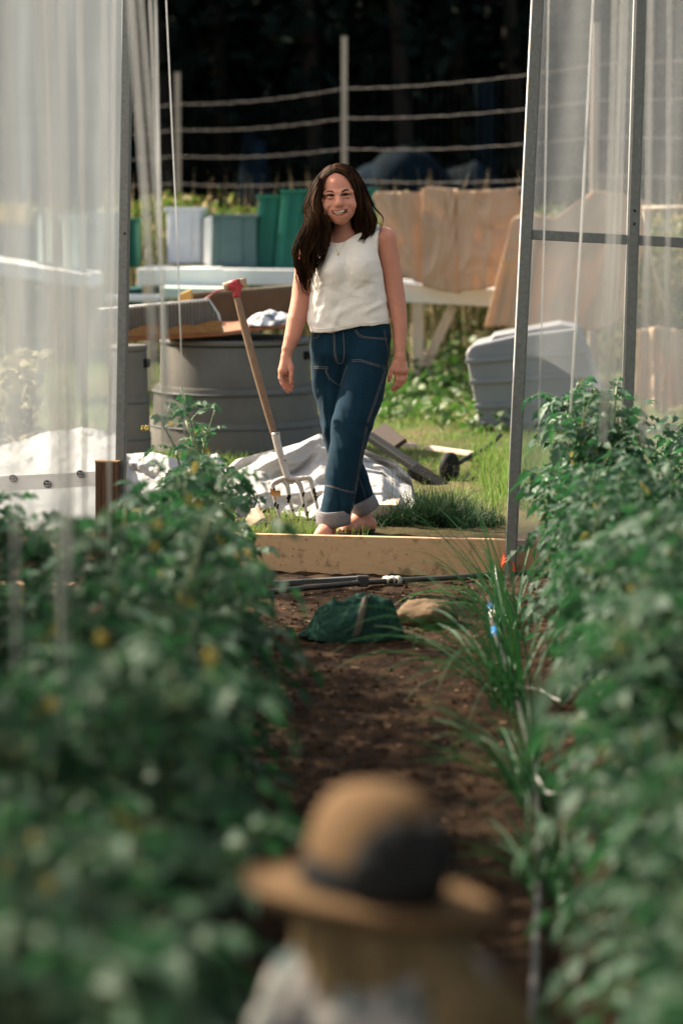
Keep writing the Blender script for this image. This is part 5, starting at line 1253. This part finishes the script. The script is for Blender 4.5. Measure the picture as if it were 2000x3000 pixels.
NS = 26; oLp, iLp, oRp, iRp = res(oL,NS), res(iL,NS), res(oR,NS), res(iR,NS)
hb = MB(); M_strand = mat('brown_hair_strand', (.0055,.0030,.0021), .6, .04, var=(30, (.046,.021,.009), .12), stretch=(1,1,.12))
LOCKS = {sd_: [(random.random(), random.random()*6.28, random.uniform(9,15), random.gauss(0,.10)) for _ in range(17)] for sd_ in (-1,1)}
def strand(o_, i_, side):
    lk = random.choice(LOCKS[side]); t = lk[0]+random.gauss(0,.028); ph = lk[1]+random.gauss(0,.25); fr = lk[2]+random.gauss(0,.3); end = int(NS*random.uniform(.82, 1.0)) if random.random() < .6 else int(NS*random.uniform(.5,.85)); pts = []; last = None; off0 = random.uniform(.0005,.010)+.008*math.sin(lk[1]*7)**2; drift = lk[3]+random.gauss(0,.03)
    for k in range(end):
        s_ = k/(NS-1); tt = min(1.04, max(-.04, t+drift*s_)); c = o_[k].lerp(i_[k], tt); am = (.8+(13.0 if side < 0 else 6)*s_*s_+3*s_)*min(1, s_*3)
        x = c.x+am*math.sin(ph+s_*fr)+am*.4*math.sin(ph*2+s_*fr*2.3); y = c.y
        h, d = hit(HB, x, y)
        if h is None:
            h = P(x, y, last) if last is not None else None
            if h is None: continue
        elif last is not None and h.y > last+.035: h = P(x, y, last+.004)
        last = h.y; pts.append(h-d*(off0*(.3+s_)))
    if len(pts) > 4:
        r0 = random.uniform(.0016,.0034); n = len(pts); hb.tube(pts, [r0*(1-.85*(q/(n-1))**2.2) for q in range(n)], 5, cap=False)
for _ in range(430): strand(oLp, iLp, -1)
for _ in range(300): strand(oRp, iRp, 1)
hb.build('hair_strands', M_strand, hair, True, fixn=False)
fly = MB()
for _ in range(34):
    k = random.randint(2, NS-6); src, inn = (oLp, iLp) if random.random() < .6 else (oRp, iRp); s0 = src[k]; sgn = -1 if src is oLp else 1; n = random.randint(3,6); pts = []
    for q in range(n): c = src[min(NS-1, k+q)]; pts.append(W(c.x+sgn*(q*random.uniform(.4,1.6)+.5), c.y-2, -.01))
    fly.tube(pts, [.0005]*n, 4, cap=False)
fly.build('hair_flyaways', M_hair, hair, True, fixn=False)
# ---------------- jewellery
for pts in ([(974,700),(982,722),(991,742)], [(1016,698),(1004,722),(991,742)]):
    surf_line('necklace', pts, .0008, M_gold, SB, woman, .0012)
h, d = hit(SB, 990, 746)
q = MB(); q.lathe([(.0005,-.006),(.004,-.002),(.0055,.002),(.002,.005)], h-d*.004, 14); q.build('pendant', M_gold, woman, True)
q = MB(); cc = Vector(H(-53,2,-24)); q.tube([cc+Vector((.006*math.cos(a), .001, .008*math.sin(a))) for a in np.linspace(0, 6.283, 18)], .0011, 6); q.build('earring', M_gold, woman, True)
q = MB(); cc = W(822.5,1108,-.056); q.lathe([(.0113,-.0018),(.0125,0),(.0113,.0018)], cc, 20); q.build('ring', M_silver, woman, True)

# ================================================================== THE CHILD IN FRONT
YK = 2.95; UK = MPP(YK)
def K(px, py, dy=0.0): return P(px, py, YK+dy)
kid = thing('person', (K(1080,2900).x, YK, 0), 'small child seen from behind in tan brimmed hat and pale checked shirt on the path', 'person')
kt = K(1085, 2640)
sh = K(1060, 2820).z; kx = kt.x+.016
b = SDF((kt.x-.28, YK-.26, -.02), (kt.x+.32, YK+.24, kt.z+.12), .007)
hc = Vector((kt.x+.0, YK+.01, K(1085,2690).z))
b.ell(v3(hc+Vector((0,0,.015))), (.072,.085,.085), .01); b.ell(v3(hc+Vector((0,.035,-.045))), (.055,.055,.055), .03); b.ell(v3(hc+Vector((0,.09,-.02))), (.011,.014,.010), .008)
b.cone(v3(hc+Vector((0,-.01,-.06))), (kt.x, YK, sh-.02), .042, .046, .03)
b.cone((kx-.085, YK, sh-.04), (kx+.085, YK, sh-.045), .042, .042, .03); b.cone((kx, YK, sh-.08), (kx, YK, sh-.28), .088, .095, .03)
hipz = sh-.30
for s_ in (-1, 1):
    b.cone((kx+s_*.05, YK, hipz), (kx+s_*.055, YK+.03*s_, .20), .058, .042, .03); b.cone((kx+s_*.055, YK+.03*s_, .20), (kx+s_*.055, YK+.05*s_-.02, .05), .042, .030, .02); b.cone((kx+s_*.055, YK+.05*s_-.02, .035), (kx+s_*.06, YK+.05*s_+.08, .028), .032, .027, .02)
    el_ = Vector((kx+s_*.165, YK+.0, sh-.19)); wr = Vector((kx+s_*.15, YK+.10, sh-.30)); b.cone((kx+s_*.10, YK, sh-.05), v3(el_), .038, .031, .02); b.cone(v3(el_), v3(wr), .031, .021, .012)
    b.cone(v3(wr), v3(wr+Vector((-s_*.005,.03,-.02))), .021, .024, .01)
    for f in range(4): q0 = wr+Vector((s_*(-.018+.012*f), .045, -.03)); b.cone(v3(q0), v3(q0+Vector((-s_*.004,.026,-.018))), .0085, .007, .003)
    b.cone(v3(wr+Vector((-s_*.02,.02,-.01))), v3(wr+Vector((-s_*.035,.05,-.015))), .009, .007, .004)
V, Q = b.mesh(); V = relax(V, Q, 1, .5); del b; raw_mesh('body', V, Q, M_kidskin, kid)
for s_ in (-1, 1):
    q = MB(); q.lathe([(.002,-.007),(.007,-.003),(.008,0),(.007,.003),(.002,.007)], hc+Vector((s_*.027,.082,-.008)), 12); q.build('eye', M_iris, kid, True)
q = MB(); q.tube([hc+Vector((-.022,.082,-.052)), hc+Vector((0,.090,-.056)), hc+Vector((.022,.082,-.052))], .004, 6); q.build('mouth', M_lips, kid, True)
s = SDF((kx-.28, YK-.2, sh-.40), (kx+.28, YK+.2, sh+.08), .007)
s.cone((kx-.086, YK, sh-.035), (kx+.092, YK, sh-.042), .054, .054, .03); s.cone((kx, YK, sh-.07), (kx, YK, sh-.30), .108, .122, .03); s.cone((kx, YK, sh+.0), (kx, YK, sh-.05), .055, .07, .02)
for s_ in (-1, 1): s.cone((kx+s_*.094, YK, sh-.045), (kx+s_*.17, YK+.0, sh-.185), .052, .050, .02); s.cone((kx+s_*.17, YK, sh-.185), (kx+s_*.158, YK+.06, sh-.255), .046, .036, .02)
V, Q = s.mesh(); V = relax(V, Q, 1, .5); del s; N = vnormals(V, Q)
for i in range(len(V)): V[i] += N[i]*.006*noise.noise(Vector(V[i])*16)
raw_mesh('shirt', V, Q, M_kidshirt, kid)
q = MB(); q.lathe([(.05,sh-.005),(.058,sh-.01),(.060,sh+.02),(.052,sh+.03),(.046,sh+.02)], (kx, YK, 0), 30); q.build('collar', M_kidshirt, kid, True)
s = SDF((kx-.2, YK-.16, .08), (kx+.2, YK+.16, hipz+.1), .008)
s.cone((kx-.04, YK, hipz+.01), (kx+.04, YK, hipz+.01), .082, .082, .02)
for s_ in (-1, 1): s.cone((kx+s_*.05, YK, hipz-.02), (kx+s_*.055, YK+.03*s_, .20), .07, .058, .02); s.cone((kx+s_*.055, YK+.03*s_, .20), (kx+s_*.055, YK+.05*s_-.02, .12), .058, .050, .02)
V, Q = s.mesh(); V = relax(V, Q, 1, .5); del s; raw_mesh('trousers', V, Q, M_kidpants, kid)
# hair under the hat
q = MB()
for _ in range(260):
    a = random.uniform(math.pi*.92, math.pi*2.08); rr = random.uniform(.066,.080); x, y = math.cos(a)*rr, math.sin(a)*rr*1.1; L = random.uniform(.10,.17); ph = random.random()*6
    q.tube([hc+Vector((x*(1+.22*k/6)+.004*math.sin(ph+k), y*(1+.15*k/6), .045-L*k/6)) for k in range(7)], [.004,.0045,.0045,.004,.0035,.003,.001], 5, cap=False)
for _ in range(260):
    a = random.uniform(-.95, .25); x, y = math.cos(a)*.078, math.sin(a)*.085; L = random.uniform(.16,.26); ph = random.random()*6
    q.tube([hc+Vector((x*(1+.07*k)+.085*(k/7)**1.3*random.uniform(.3,1.2)+.006*math.sin(ph+k), y*(1+.05*k)-.03*(k/7), .03-L*k/7)) for k in range(8)], [.004,.0045,.0045,.004,.0035,.003,.002,.001], 5, cap=False)
q.build('hair', M_kidhair, kid, True, fixn=False)
# hat: brim, crown, band, shade knot
hrotk = Matrix.Rotation(R(7.5), 3, 'Y') @ Matrix.Rotation(R(-5), 3, 'X'); hcn = kt+Vector((0,0,.012))
brim = [(.062,.004)]+[(.085+.073*k/8, .004-.012*(k/8)**1.5+.010*max(0,k/8-.75)*4) for k in range(9)]+[(.160,.004),(.156,-.003)]+[(.150-.073*k/8, -.006-.010*((8-k)/8)**1.5) for k in range(9)]+[(.062,-.005)]
q = MB(); q.lathe(brim, hcn, 72, rot=hrotk, wob=.02, sc=(1,1.06)); hat = q.build('hat', M_felt, kid, True)
cr = [(.087,-.004),(.088,.03),(.087,.055),(.083,.082),(.075,.104),(.062,.121),(.043,.132),(.02,.137),(.002,.138)]
q = MB(); q.lathe(cr, hcn, 60, rot=hrotk, sc=(1,1.12)); q.build('crown', M_felt, hat, True)
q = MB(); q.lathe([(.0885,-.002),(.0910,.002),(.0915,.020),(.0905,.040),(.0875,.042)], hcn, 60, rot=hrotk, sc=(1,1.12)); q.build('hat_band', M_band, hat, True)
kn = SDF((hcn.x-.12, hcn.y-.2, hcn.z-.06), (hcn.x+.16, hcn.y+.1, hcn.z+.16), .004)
for c, r in (((.030,-.092,.054),(.058,.026,.056)), ((.066,-.062,.062),(.030,.042,.052)), ((.0,-.102,.034),(.040,.018,.034))): kn.ell(v3(hcn+hrotk @ Vector(c)), r, .015)  # dark knot swollen over the crown's right, its colour standing in for shade
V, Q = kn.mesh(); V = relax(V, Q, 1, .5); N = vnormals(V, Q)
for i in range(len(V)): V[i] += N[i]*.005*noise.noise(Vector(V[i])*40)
raw_mesh('hat_shade_knot', V, Q, M_band, hat)
